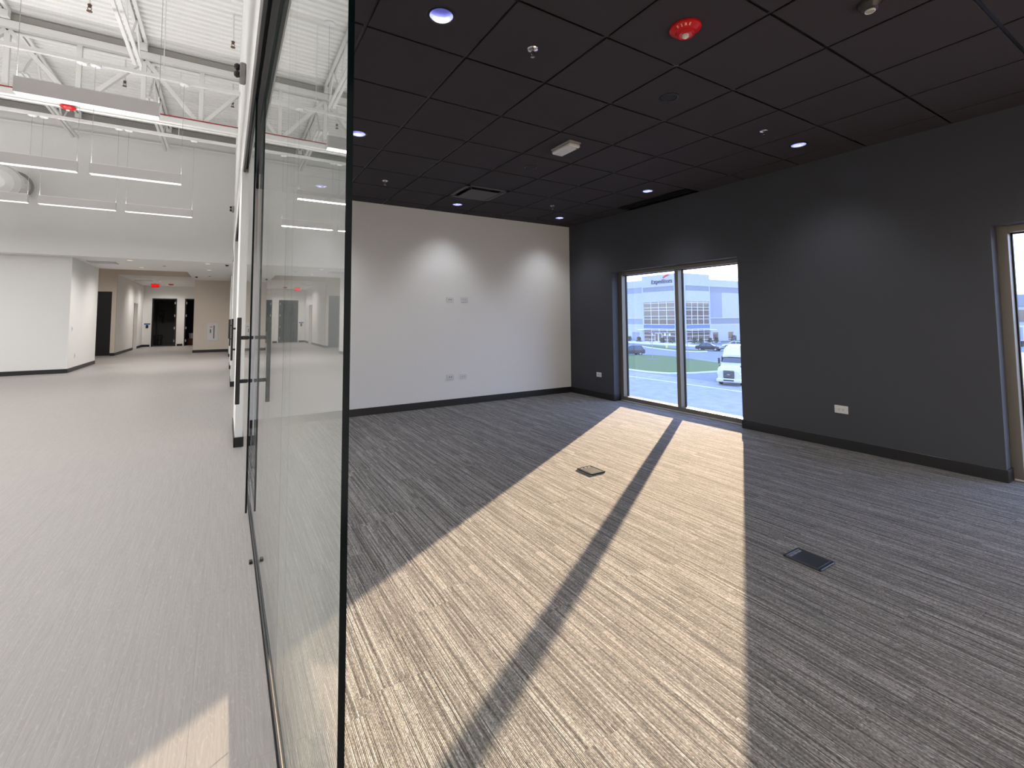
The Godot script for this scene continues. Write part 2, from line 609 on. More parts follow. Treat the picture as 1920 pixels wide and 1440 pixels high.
const LIGHTS := [Vector2(0.94, -2.22), Vector2(0.94, -4.06), Vector2(0.94, -5.92), Vector2(2.76, -5.92), Vector2(4.57, -5.90), Vector2(4.57, -4.06), Vector2(4.57, -2.22), Vector2(0.94, -0.40), Vector2(4.57, -0.40), Vector2(2.76, 0.6)]

func build_ceiling() -> void:
	var c := base("ceiling", "black suspended ceiling of square tiles in a thin grid", "ceiling")
	var xs := [0.235, 0.6189]
	for k in 8:
		xs.append(1.2285 + 0.6096 * k)
	xs[9] = W
	var zs := [-D]
	for k in range(-6, 7):
		zs.append(-2.5212 + 0.6096 * k)
	zs.append(1.6)
	var gap := 0.0085
	for i in xs.size() - 1:
		for j in zs.size() - 1:
			var x0: float = xs[i]
			var x1: float = xs[i + 1]
			var z0: float = zs[j]
			var z1: float = zs[j + 1]
			var mx := (x0 + x1) * 0.5
			var mz := (z0 + z1) * 0.5
			if absf(mx - 2.75) < 0.2 and absf(mz + 5.27) < 0.2:
				continue   # the air grille fills this cell
			var hole := Vector3.ZERO
			for l in LIGHTS:
				if l.x > x0 and l.x < x1 and l.y > z0 and l.y < z1:
					hole = Vector3(l.x, l.y, 0.0625)
			if mx > 4.887 and mz < -3.74 and mz > -4.98:
				x1 = 4.889   # black slot diffuser runs here
			if x1 - x0 > 0.03:
				obj("ceiling_tile", tile_mesh(x0 + gap, x1 - gap, z0 + gap, z1 - gap, H, hole), M.tile_black, c)
	for i in range(1, xs.size() - 1):
		var st := mb()
		bx(st, Vector3(xs[i] - 0.012, H + 0.008, zs[0]), Vector3(xs[i] + 0.012, H + 0.045, zs[zs.size() - 1]), 0.001)
		obj("grid_bar", st, M.grid_black, c)
	for j in range(1, zs.size() - 1):
		var st := mb()
		bx(st, Vector3(xs[0], H + 0.009, zs[j] - 0.012), Vector3(xs[xs.size() - 1], H + 0.044, zs[j] + 0.012), 0.001)
		obj("grid_bar", st, M.grid_black, c)
	var wa := mb()
	bx(wa, Vector3(0.235, H + 0.004, -D), Vector3(W, H + 0.03, -D + 0.012))
	bx(wa, Vector3(W - 0.012, H + 0.004, -D), Vector3(W, H + 0.03, 1.6))
	bx(wa, Vector3(0.235, H + 0.004, -D), Vector3(0.247, H + 0.03, 1.6))
	obj("wall_angle", wa, M.grid_black, c)
	var top := mb()
	bx(top, Vector3(0.235, H + 0.22, HE), Vector3(5.475, H + 0.36, 1.72))
	obj("slab_above", top, M.storage_wall, c)

# ------------------------------------------------------------------ windows
func build_windows() -> void:
	var data := [[-5.3925, -3.2748, "tall two-pane window onto the street, nearer the white end wall"], [-1.1159, 1.0, "tall window cut off by the right edge of the view"]]
	for k in 2:
		var z0: float = data[k][0]
		var z1: float = data[k][1]
		var w := base("window_%d" % (k + 1), data[k][2], "window")
		var zm := z0 + 1.1125
		var fx0 := 5.347
		var fx1 := 5.473
		var st := mb()
		bx(st, Vector3(fx0, 0.0, z0), Vector3(fx1, 2.024, z0 + 0.065), 0.003)
		obj("frame_jamb", st, M.frame_taupe, w)
		st = mb()
		bx(st, Vector3(fx0, 0.0, z1 - 0.065), Vector3(fx1, 2.024, z1), 0.003)
		obj("frame_jamb", st, M.frame_taupe, w)
		st = mb()
		bx(st, Vector3(fx0, 1.970, z0 + 0.065), Vector3(fx1, 2.022, z1 - 0.065), 0.003)
		obj("frame_head", st, M.frame_taupe, w)
		st = mb()
		bx(st, Vector3(fx0, 0.0, z0 + 0.065), Vector3(fx1, 0.069, z1 - 0.065), 0.003)
		obj("frame_sill", st, M.frame_taupe, w)
		st = mb()
		bx(st, Vector3(fx0, 0.069, zm - 0.03), Vector3(fx1, 1.970, zm + 0.03), 0.003)
		obj("mullion", st, M.frame_taupe, w)
		var cells := [[z0 + 0.065, zm - 0.03], [zm + 0.03, z1 - 0.065]]
		for c in cells:
			st = mb()
			bx(st, Vector3(5.442, 0.069, c[0]), Vector3(5.448, 1.970, c[1]))
			obj("pane", st, M.window_glass, w)
			st = mb()
			for s in [[c[0], c[0] + 0.010], [c[1] - 0.010, c[1]]]:
				bx(st, Vector3(5.432, 0.069, s[0]), Vector3(5.458, 1.970, s[1]))
			bx(st, Vector3(5.432, 0.069, c[0]), Vector3(5.458, 0.072, c[1]))
			bx(st, Vector3(5.432, 1.960, c[0]), Vector3(5.458, 1.970, c[1]))
			obj("gasket", st, M.gasket, w)
		st = mb()
		bx(st, Vector3(5.338, 0.0, z0 + 0.012), Vector3(5.349, 0.012, z1 - 0.012), 0.002)
		obj("floor_trim", st, M.curb, w)

# ------------------------------------------------------------------ the hall
func build_hall() -> void:
	var st := mb()
	# partition wall over the glass fronts, with the piers between the offices
	bx(st, Vector3(HX, 2.885, HE), Vector3(HX + 0.012, DECK + 0.1, 8.1))
	bx(st, Vector3(HX + 0.012, 2.916, HE), Vector3(0.235, DECK + 0.1, 8.1))
	bx(st, Vector3(HX, 2.885, -22.6), Vector3(HX + 0.012, 3.75, HE))
	bx(st, Vector3(HX + 0.012, 2.916, -22.6), Vector3(0.235, 3.75, HE))
	struct("wall_partition", st, M.white_paint, "tall white hall wall above the glass office fronts", "wall")
	var pn := ["nearest white pier at the end of the near glass front", "second white pier along the hall wall", "third white pier along the hall wall", "last white pier along the hall wall", "white pier beside the camera opening"]
	var pi := 0
	for p in [[-6.72, -5.585], [-11.75, -10.65], [-15.55, -14.45], [-22.6, -19.3], [1.0, 8.1]]:
		st = mb()
		bx(st, Vector3(HX, 0, p[0]), Vector3(0.235, 2.916, p[1]))
		struct("wall_pier_%d" % (pi + 1), st, M.white_paint, pn[pi], "wall")
		pi += 1
	st = mb()
	for p in [[-6.72, -5.585], [-11.75, -10.65], [-15.55, -14.45], [-22.6, -19.3]]:
		bx(st, Vector3(HX - 0.011, 0, p[0] - 0.010), Vector3(HX, 0.100, p[1] + 0.010), 0.003)
		bx(st, Vector3(HX - 0.011, 0, p[1]), Vector3(0.245, 0.100, p[1] + 0.010), 0.003)
	struct("baseboard_partition", st, M.rubber_base, "black rubber base round the piers between the glass fronts", "baseboard")
	# shell of the hall
	st = mb()
	bx(st, Vector3(-13.1, 2.92, HE - 0.15), Vector3(HX, DECK + 0.3, HE))
	struct("wall_hall_end", st, M.white_paint, "high white end wall over the low passage at the far end of the hall", "wall")
	st = mb()
	bx(st, Vector3(-13.22, 0, -19), Vector3(-13.1, DECK + 0.3, 8.22))
	struct("wall_left", st, M.white_paint, "white left wall of the hall outside the view", "wall")
	st = mb()
	bx(st, Vector3(-13.1, 0, 8.1), Vector3(5.475, DECK + 0.3, 8.22))
	struct("wall_hall_front", st, M.white_paint, "white hall wall behind the camera", "wall")
	# corrugated steel deck, ribs across the hall
	var deck := base("ceiling", "white corrugated steel roof deck over the hall", "ceiling")
	var z := 8.1
	while z > HE:
		st = mb()
		var z_end: float = maxf(z - 0.914, HE)
		while z > z_end + 0.01:
			var p: float = minf(0.1524, z - z_end)
			var k := p / 0.1524
			var pts := [Vector2(z, DECK + 0.038), Vector2(z - 0.045 * k, DECK + 0.038), Vector2(z - 0.060 * k, DECK), Vector2(z - 0.135 * k, DECK), Vector2(z - p, DECK + 0.038)]
			for i in 4:
				var a: Vector2 = pts[i]
				var b: Vector2 = pts[i + 1]
				quad(st, Vector3(-13.1, a.y, a.x), Vector3(HX, a.y, a.x), Vector3(HX, b.y, b.x), Vector3(-13.1, b.y, b.x), Vector3(0, -absf(b.x - a.x), (b.y - a.y)))
			z -= p
		obj("deck_sheet", st, M.deck_white, deck)
		z = z_end
	st = mb()
	bx(st, Vector3(-13.22, DECK + 0.06, HE - 0.15), Vector3(0.235, DECK + 0.3, 8.22))
	obj("roof_board", st, M.storage_wall, deck)

func build_hall_end() -> void:
	# low ceilings beyond the end wall
	var st := mb()
	bx(st, Vector3(-13.1, 2.92, -18.8), Vector3(0.235, 3.08, HE - 0.15))
	bx(st, Vector3(-1.15, 2.92, -22.6), Vector3(0.235, 3.08, -18.8))
	bx(st, Vector3(-13.1, 3.08, HE - 0.3), Vector3(0.235, 3.7, HE - 0.15))
	struct("ceiling", st, M.white_paint, "low white ceiling over the passage at the end of the hall", "ceiling")
	st = mb()
	bx(st, Vector3(-6.1, 3.55, -22.6), Vector3(-1.0, 3.7, -18.7))
	bx(st, Vector3(-6.1, 3.05, -18.8), Vector3(-1.15, 3.6, -18.7))
	bx(st, Vector3(-1.15, 3.05, -22.6), Vector3(-1.03, 3.6, -18.7))
	struct("ceiling", st, M.beige_paint, "raised ceiling pocket before the corridor", "ceiling")
	st = mb()
	bx(st, Vector3(-13.1, 0, -18.65), Vector3(-3.372, 2.92, -15.78))
	struct("wall_block", st, M.white_paint, "white boxed-out room at the far left of the hall", "wall")
	st = mb()
	bx(st, Vector3(-6.1, 0, -22.62), Vector3(-5.98, 3.6, -18.65))
	bx(st, Vector3(-6.1, 0, -22.62), Vector3(-4.62, 3.6, -22.5))
	bx(st, Vector3(-4.62, 2.39, -22.62), Vector3(-3.66, 3.6, -22.5))
	bx(st, Vector3(-3.66, 0, -22.62), Vector3(-3.53, 3.6, -22.5))
	bx(st, Vector3(-3.53, 3.04, -22.62), Vector3(-1.116, 3.6, -22.5))
	struct("wall_passage", st, M.beige_paint, "shaded wall with the black door and the bulkhead over the corridor", "wall")
	st = mb()
	bx(st, Vector3(-3.70, 0, -26.45), Vector3(-3.53, 3.2, -22.62))
	bx(st, Vector3(-3.70, 0, -29.2), Vector3(-3.53, 3.2, -27.55))
	bx(st, Vector3(-3.70, 2.10, -27.55), Vector3(-3.53, 3.2, -26.45))
	struct("wall_corridor_left", st, M.white_paint, "left wall of the corridor with a recessed doorway", "wall")
	st = mb()
	bx(st, Vector3(-3.53, 0, -29.2), Vector3(-3.17, 3.2, -29.1))
	bx(st, Vector3(-2.17, 0, -29.2), Vector3(-1.83, 3.2, -29.1))
	bx(st, Vector3(-3.17, 2.41, -29.2), Vector3(-2.17, 3.2, -29.1))
	bx(st, Vector3(-1.83, 2.41, -29.2), Vector3(-1.116, 3.2, -29.1))
	struct("wall_corridor_end", st, M.white_paint, "end wall of the corridor with two dark-framed doorways", "wall")
	st = mb()
	bx(st, Vector3(-1.116, 0, -29.2), Vector3(0.235, 3.1, -22.55))
	struct("wall_niche", st, M.beige_paint, "beige lit wall with the extinguisher cabinet beside the corridor", "wall")
	st = mb()
	bx(st, Vector3(-3.70, 3.04, -29.2), Vector3(-1.116, 3.2, -22.62))
	struct("ceiling", st, M.white_paint, "white ceiling of the corridor", "ceiling")
	# rooms behind the two doorways
	st = mb()
	bx(st, Vector3(-3.6, 0, -31.3), Vector3(-2.0, 3.2, -31.2))
	bx(st, Vector3(-3.6, 0, -31.2), Vector3(-3.5, 3.2, -29.2))
	bx(st, Vector3(-2.1, 0, -31.2), Vector3(-2.0, 3.2, -29.2))
	bx(st, Vector3(-3.6, 3.1, -31.3), Vector3(-2.0, 3.2, -29.2))
	bx(st, Vector3(-3.6, -0.1, -31.3), Vector3(-2.0, -0.002, -29.2))
	struct("wall_store", st, M.storage_wall, "unlit grey store room behind the first doorway", "wall")
	st = mb()
	bx(st, Vector3(-1.99, 0, -31.3), Vector3(0.2, 3.2, -31.2))
	bx(st, Vector3(-1.99, 0, -31.2), Vector3(-1.93, 3.2, -29.2))
	bx(st, Vector3(0.1, 0, -31.2), Vector3(0.2, 3.2, -29.2))
	bx(st, Vector3(-1.99, 3.1, -31.3), Vector3(0.2, 3.2, -29.2))
	bx(st, Vector3(-1.99, -0.1, -31.3), Vector3(0.2, -0.002, -29.2))
	struct("wall_closet", st, M.storage_blue, "unlit bluish room behind the second doorway", "wall")
	# bases
	st = mb()
	bx(st, Vector3(-13.1, 0, -15.78), Vector3(-3.362, 0.105, -15.77), 0.003)
	bx(st, Vector3(-3.372, 0, -18.65), Vector3(-3.362, 0.105, -15.77), 0.003)
	struct("baseboard_block", st, M.rubber_base, "black rubber base round the boxed-out room", "baseboard")
	st = mb()
	bx(st, Vector3(-3.66, 0, -22.5), Vector3(-3.52, 0.105, -22.49), 0.003)
	bx(st, Vector3(-3.53, 0, -26.45), Vector3(-3.52, 0.105, -22.49), 0.003)
	bx(st, Vector3(-3.53, 0, -29.1), Vector3(-3.52, 0.105, -27.55), 0.003)
	bx(st, Vector3(-3.53, 0, -29.1), Vector3(-3.22, 0.105, -29.09), 0.003)
	bx(st, Vector3(-2.12, 0, -29.1), Vector3(-1.88, 0.105, -29.09), 0.003)
	struct("baseboard_corridor", st, M.rubber_base, "black rubber base along the corridor walls", "baseboard")
	st = mb()
	bx(st, Vector3(-1.126, 0, -22.55), Vector3(HX, 0.105, -22.54), 0.003)
	struct("baseboard_niche", st, M.rubber_base, "black rubber base under the beige wall", "baseboard")
	# doors
	var d := base("door_1", "tall black flush door in the shaded wall left of the corridor", "door")
	st = mb()
	bx(st, Vector3(-4.62, 0.01, -22.56), Vector3(-3.665, 2.385, -22.515), 0.004)
	obj("door_leaf", st, M.door_black, d)
	st = mb()
	bx(st, Vector3(-4.62, 0.0, -22.55), Vector3(-3.66, 0.012, -22.47), 0.003)
	obj("threshold", st, M.plastic_grey, d)
	var k := 2
	for o in [[-3.17, -2.17, 1.0, "dark-framed open doorway to the grey store room under the exit sign"], [-1.83, -1.0, -1.0, "dark-framed doorway at the right end of the corridor wall"]]:
		d = base("door_%d" % k, o[3], "door")
		for x in [o[0], o[1] - 0.05]:
			st = mb()
			bx(st, Vector3(x, 0, -29.21), Vector3(x + 0.05, 2.41, -29.075), 0.003)
			if x < -1.12:
				obj("frame_jamb", st, M.frame_dark, d)
		st = mb()
		bx(st, Vector3(o[0], 2.36, -29.21), Vector3(minf(o[1], -1.12), 2.41, -29.075), 0.003)
		obj("frame_head", st, M.frame_dark, d)
		for y in [0.26, 0.91, 1.54, 2.19]:
			st = mb()
			var hx: float = o[1] - 0.095 if o[2] > 0.0 else o[0] + 0.045
			bx(st, Vector3(hx, y - 0.06, -29.12), Vector3(hx + 0.05, y + 0.06, -29.068), 0.002)
			obj("hinge", st, M.hinge, d)
		k += 1
	d = base("door_4", "recessed beige doorway in the left wall of the corridor", "door")
	st = mb()
	bx(st, Vector3(-3.76, 0, -27.55), Vector3(-3.69, 2.1, -26.45))
	obj("door_leaf", st, M.beige_paint, d)
	st = mb()
	bx(st, Vector3(-3.70, 0, -26.50), Vector3(-3.525, 2.1, -26.45), 0.003)
	obj("frame_jamb", st, M.frame_dark, d)

# ------------------------------------------------------------------ roof steel
func build_roof_steel() -> void:
	# joist girder across the hall
	var g := thing("roof_truss", "white steel truss crossing the hall below the deck, red pipe along it", "truss")
	var zc := -10.9
	var st := mb()
	bx(st, Vector3(-13.1, 6.24, zc - 0.13), Vector3(HX, 6.365, zc - 0.02), 0.004)
	bx(st, Vector3(-13.1, 6.24, zc + 0.02), Vector3(HX, 6.365, zc + 0.13), 0.004)
	obj("top_chord", st, M.steel_white, g)
	st = mb()
	bx(st, Vector3(-13.1, 5.10, zc - 0.12), Vector3(HX, 5.20, zc - 0.02), 0.004)
	bx(st, Vector3(-13.1, 5.10, zc + 0.02), Vector3(HX, 5.20, zc + 0.12), 0.004)
	obj("bottom_chord", st, M.steel_white, g)
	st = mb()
	bx(st, Vector3(-13.1, 6.375, zc - 0.02), Vector3(HX, 6.49, zc + 0.10))  # grey box paints the shaded gap between top chord and deck
	obj("shade_strip", st, M.plastic_grey, g)
	for i in 6:
		var xb := -0.535 - 1.83 * i
		var xt := xb - 0.915
		if xb > -9.0:
			st = mb()
			bar(st, Vector3(xb, 5.15, zc), Vector3(xb, 6.29, zc), 0.075, 0.075, 0.004)
			obj("web_post", st, M.steel_white, g)
			st = mb()
			bar(st, Vector3(xb, 5.16, zc), Vector3(xb + 0.915 if i > 0 else HX, 6.26 if i > 0 else 5.98, zc), 0.09, 0.07, 0.004)
			obj("web_diagonal", st, M.steel_white, g)
		if xt > -9.0:
			st = mb()
			bar(st, Vector3(xb, 5.16, zc), Vector3(xt, 6.26, zc), 0.09, 0.07, 0.004)
			obj("web_diagonal", st, M.steel_white, g)
			st = mb()
			bar(st, Vector3(xt, 5.15, zc), Vector3(xt, 6.29, zc), 0.075, 0.075, 0.004)
			obj("web_post", st, M.steel_white, g)
	# bar joists along the hall, 1.83 m apart, two bays
	var spots := [-1.45, -3.28, -5.11, -6.94]
	var words := ["nearest the partition", "second from the partition", "third from the partition", "farthest from the partition"]
	var bays := [[6.8, -10.75, "in the near bay"], [-11.05, HE + 0.05, "between the truss and the end wall"]]
	for b in bays:
		for i in spots.size():
			var x: float = spots[i]
			var j := thing("roof_joist", "white bar joist %s, %s" % [b[2], words[i]], "joist", Vector3.ZERO, 0.0, "bar joists under the deck")
			var z0: float = b[0]
			var z1: float = b[1]
			st = mb()
			for s in [-1.0, 1.0]:
				bx(st, Vector3(x + s * 0.042 - 0.027, 6.475, z1), Vector3(x + s * 0.042 + 0.027, 6.53, z0), 0.003)
			obj("top_chord", st, M.steel_white, j)
			st = mb()
			for s in [-1.0, 1.0]:
				bx(st, Vector3(x + s * 0.040 - 0.026, 5.80, z1 + (0.55 if z1 > -12.0 else 0.2)), Vector3(x + s * 0.040 + 0.026, 5.85, z0 - 0.55), 0.003)
			obj("bottom_chord", st, M.steel_white, j)
			var z: float = z0 - 0.55
			var low := true
			while z - 0.6 > z1 + 0.1:
				st = mb()
				bar(st, Vector3(x, 5.82 if low else 6.50, z), Vector3(x, 6.50 if low else 5.82, z - 0.6), 0.028, 0.028, 0.004)
				obj("web_rod", st, M.steel_white, j)
				low = not low
				z -= 0.6
			st = mb()
			bx(st, Vector3(x - 0.06, 6.37, z1 - 0.02), Vector3(x + 0.06, 6.475, z1 + 0.10), 0.004)
			obj("joist_seat", st, M.steel_white, j)
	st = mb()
	bx(st, Vector3(-13.1, 6.30, HE), Vector3(HX, 6.52, HE + 0.08), 0.004)  # shade under the deck edge, put in as a grey strip
	struct("trim_1", st, M.plastic_grey, "grey strip painted as shade along the top of the high end wall", "trim")
	# struts that carry the pendant lights
	var zs := [-8.48, -11.12]
	var sl := ["white strut channel carrying the second row of pendants", "white strut channel under the truss carrying the far pendants"]
	for i in 2:
		var t := thing("strut_channel", sl[i], "channel")
		st = mb()
		bx(st, Vector3(-13.1, 4.931, zs[i] - 0.021), Vector3(HX, 4.976, zs[i] + 0.021), 0.002)
		bx(st, Vector3(-13.1, 4.921, zs[i] - 0.021), Vector3(HX, 4.933, zs[i] - 0.010))
		bx(st, Vector3(-13.1, 4.921, zs[i] + 0.010), Vector3(HX, 4.933, zs[i] + 0.021))
		obj("channel", st, M.steel_white, t)
		for x in [-0.9, -3.9, -6.9]:
			st = mb()
			rod(st, Vector3(x, 4.976, zs[i]), Vector3(x, DECK, zs[i]), 0.006)
			obj("hanger_rod", st, M.steel_white, t)
	st = mb()
	rod(st, Vector3(-13.1, 6.03, HE + 0.12), Vector3(HX, 6.03, HE + 0.12), 0.028, 12)
	tag(obj("sprinkler_pipe", st, M.steel_white), "white sprinkler pipe along the top of the high end wall", "pipe")
	st = mb()
	rod(st, Vector3(-13.1, 5.225, -10.79), Vector3(HX, 5.225, -10.79), 0.011, 8)
	tag(obj("conduit", st, M.pipe_red), "thin red fire-alarm conduit on the bottom chord of the truss", "conduit")
	# spiral duct high at the left
	var du := thing("air_duct", "fat white round air duct at the left edge below the truss", "duct", Vector3(-3.99, 4.11, -13.2))
	var run := Vector3(-0.36, 0.42, HE + 13.2)
	var dy := run.normalized()
	var dx := Vector3.UP.cross(dy).normalized()
	var dxf := Transform3D(Basis(dx, dy, dx.cross(dy)), Vector3.ZERO)
	st = mb()
	lathe(st, [Vector2(0, -0.30), Vector2(0.13, -0.28), Vector2(0.25, -0.21), Vector2(0.34, -0.10), Vector2(0.37, 0.04), Vector2(0.35, 0.20), Vector2(0.28, 0.34)], 32, dxf)
	obj("end_cap", st, M.duct, du)
	st = mb()
	var ring := []
	for i in 11:
		ring.append(Vector2(0.270, 0.30 + i * 0.16))
		ring.append(Vector2(0.276, 0.40 + i * 0.16))
	lathe(st, ring, 32, dxf)
	obj("duct_barrel", st, M.duct, du)
	st = mb()
	lathe(st, [Vector2(0.27, 2.02), Vector2(0.33, 2.02), Vector2(0.33, 2.06), Vector2(0.27, 2.06)], 32, dxf)
	obj("wall_collar", st, M.plastic_grey, du)

# ------------------------------------------------------------------ glass front
func fixed_pane(z0: float, z1: float, label: String, near := false) -> void:
	var t := thing("glass_panel", label, "glass panel")
	var st := mb()
	bx(st, Vector3(GP, 0.012, z0), Vector3(GP + 0.0115, 2.872, z1))
	obj("pane", st, M.door_glass, t)
	st = mb()
	if near:
		bx(st, Vector3(GP + 0.0001, 0.012, z1), Vector3(GP + 0.0114, 2.872, z1 + 0.0008))
	else:
		bx(st, Vector3(GP + 0.0001, 0.012, z1), Vector3(GP + 0.0010, 2.872, z1 + 0.0025))
	if near:
		obj("polished_edge", st, M.glass_edge, t)
	else:
		obj("joint", st, M.glass_edge, t)

func sliding_door(z_near: float, z_far: float, label: String) -> Node3D:
	var t := thing("sliding_door", label, "sliding door", Vector3(0.145, 0.0, z_near))
	var l := z_near - z_far
	var st := mb()
	bx(st, Vector3(-0.006, 0.012, -l), Vector3(0.006, 2.866, 0.0))
	obj("pane", st, M.door_glass, t)
	st = mb()
	bx(st, Vector3(-0.006, 0.012, 0.0), Vector3(0.006, 2.866, 0.001))
	obj("polished_edge", st, M.glass_edge, t)
	st = mb()
	bx(st, Vector3(-0.080, 0.722, -0.112), Vector3(-0.053, 1.318, -0.085), 0.003)
	var hd := obj("handle", st, M.handle_black, t)
	for y in [1.178, 0.878]:
		st = mb()
		bx(st, Vector3(-0.054, y - 0.013, -0.110), Vector3(-0.006, y + 0.013, -0.087), 0.004)
		obj("standoff", st, M.handle_black, hd)
		st = mb()
		bx(st, Vector3(0.006, y - 0.012, -0.110), Vector3(0.021, y + 0.012, -0.087), 0.003)
		obj("standoff", st, M.handle_black, hd)
		st = mb()
		rod(st, Vector3(0.021, y, -0.0985), Vector3(0.0225, y, -0.0985), 0.004)
		obj("bolt", st, M.chrome, hd)
	return t

func header(z_far: float, z_near: float, label: String) -> void:
	var t := thing("track_header", label, "door track")
	var st := mb()
	bx(st, Vector3(0.117, 2.868, z_far), Vector3(0.136, 2.905, z_near), 0.001)
	obj("outer_rail", st, M.header_black, t)
	st = mb()
	bx(st, Vector3(0.155, 2.868, z_far), Vector3(0.232, 2.905, z_near), 0.001)
	obj("inner_rail", st, M.header_black, t)
	st = mb()
	bx(st, Vector3(0.117, 2.905, z_far), Vector3(0.232, 2.915, z_near))
	obj("track_bed", st, M.groove_black, t)

func build_partition() -> void:
	fixed_pane(-1.787, -0.824, "nearest fixed glass panel, its dark polished edge upright in the foreground", true)
	fixed_pane(-2.677, -1.790, "second fixed glass panel, between two fine vertical joints")
	fixed_pane(-3.660, -2.680, "third fixed glass panel, ending beside the sliding door")
	fixed_pane(-5.585, -4.72, "glass panel beyond the sliding door, against the white pier")
	header(-5.585, 1.0, "long black track header over the near glass front")
	sliding_door(-3.634, -4.80, "near sliding glass door with a long square black pull handle")
	for s in [[-3.660, -0.824, "low black floor channel under the near fixed glass panels"], [-5.585, -4.72, "short black floor channel in front of the white pier"]]:
		var st := mb()
		bx(st, Vector3(0.164, 0.0, s[0]), Vector3(0.1705, 0.022, s[1]), 0.001)
		bx(st, Vector3(0.183, 0.0, s[0]), Vector3(0.189, 0.022, s[1]), 0.001)
		bx(st, Vector3(0.164, 0.0, s[0]), Vector3(0.189, 0.0115, s[1]))
		tag(obj("floor_channel", st, M.header_black), s[2], "channel")
	var st := mb()
	bx(st, Vector3(0.137, 0.0, -2.93), Vector3(0.153, 0.014, -2.90), 0.002)
	tag(obj("floor_guide", st, M.handle_black), "tiny black floor guide for the near sliding door", "guide")
	# the next offices
	var bays := [[-10.65, -6.72, -7.70, "second office"], [-14.45, -11.75, -12.10, "third office"], [-19.3, -15.57, -16.8, "fourth office"]]
	for b in bays:
		var n: String = b[3]
		var ok: float = b[0]
		fixed_pane(ok + 1.1, b[1] - 0.01, "fixed glass panel of the %s front along the hall" % n)
		header(ok, b[1], "black track header over the %s front" % n)
		sliding_door(b[2], b[2] - 1.15, "sliding glass door with black pull handle at the %s" % n)

# ------------------------------------------------------------------ fittings of the room
func lathe_thing(t: Node3D, part: String, prof: Array, m: Material, n := 28, at := Vector3.ZERO) -> MeshInstance3D:
	var st := mb()
	lathe(st, prof, n, Transform3D(Basis(), at))
	return obj(part, st, m, t)

func make_downlight() -> Node3D:
	var t := thing("downlight", "", "downlight", Vector3.ZERO, 0.0, "recessed downlights in the black ceiling")
	lathe_thing(t, "trim_ring", [Vector2(0.062, 0.004), Vector2(0.062, -0.004), Vector2(0.076, -0.003), Vector2(0.079, 0.0), Vector2(0.079, 0.002)], M.trim_black, 36).mesh
	lathe_thing(t, "reflector", [Vector2(0.0625, -0.003), Vector2(0.058, 0.025), Vector2(0.046, 0.06), Vector2(0.034, 0.082)], M.reflector, 36)
	lathe_thing(t, "lamp", [Vector2(0.0, 0.080), Vector2(0.034, 0.080), Vector2(0.034, 0.092), Vector2(0.0, 0.092)], M.led, 24)
	lathe_thing(t, "can", [Vector2(0.0, 0.10), Vector2(0.069, 0.10), Vector2(0.069, 0.014), Vector2(0.062, 0.004)], M.trim_black, 24)
	var l := SpotLight3D.new()
	l.name = "light"
	l.position = Vector3(0, 0.074, 0)
	l.rotation.x = -PI / 2
	l.light_color = Color(0.97, 0.975, 1.0)
	l.light_energy = 1.35
	l.light_size = 0.028
	l.spot_angle = 62.0
	l.spot_angle_attenuation = 1.0
	l.spot_range = 12.0
	l.spot_attenuation = 2.0
	l.shadow_enabled = true
	t.add_child(l)
	return t

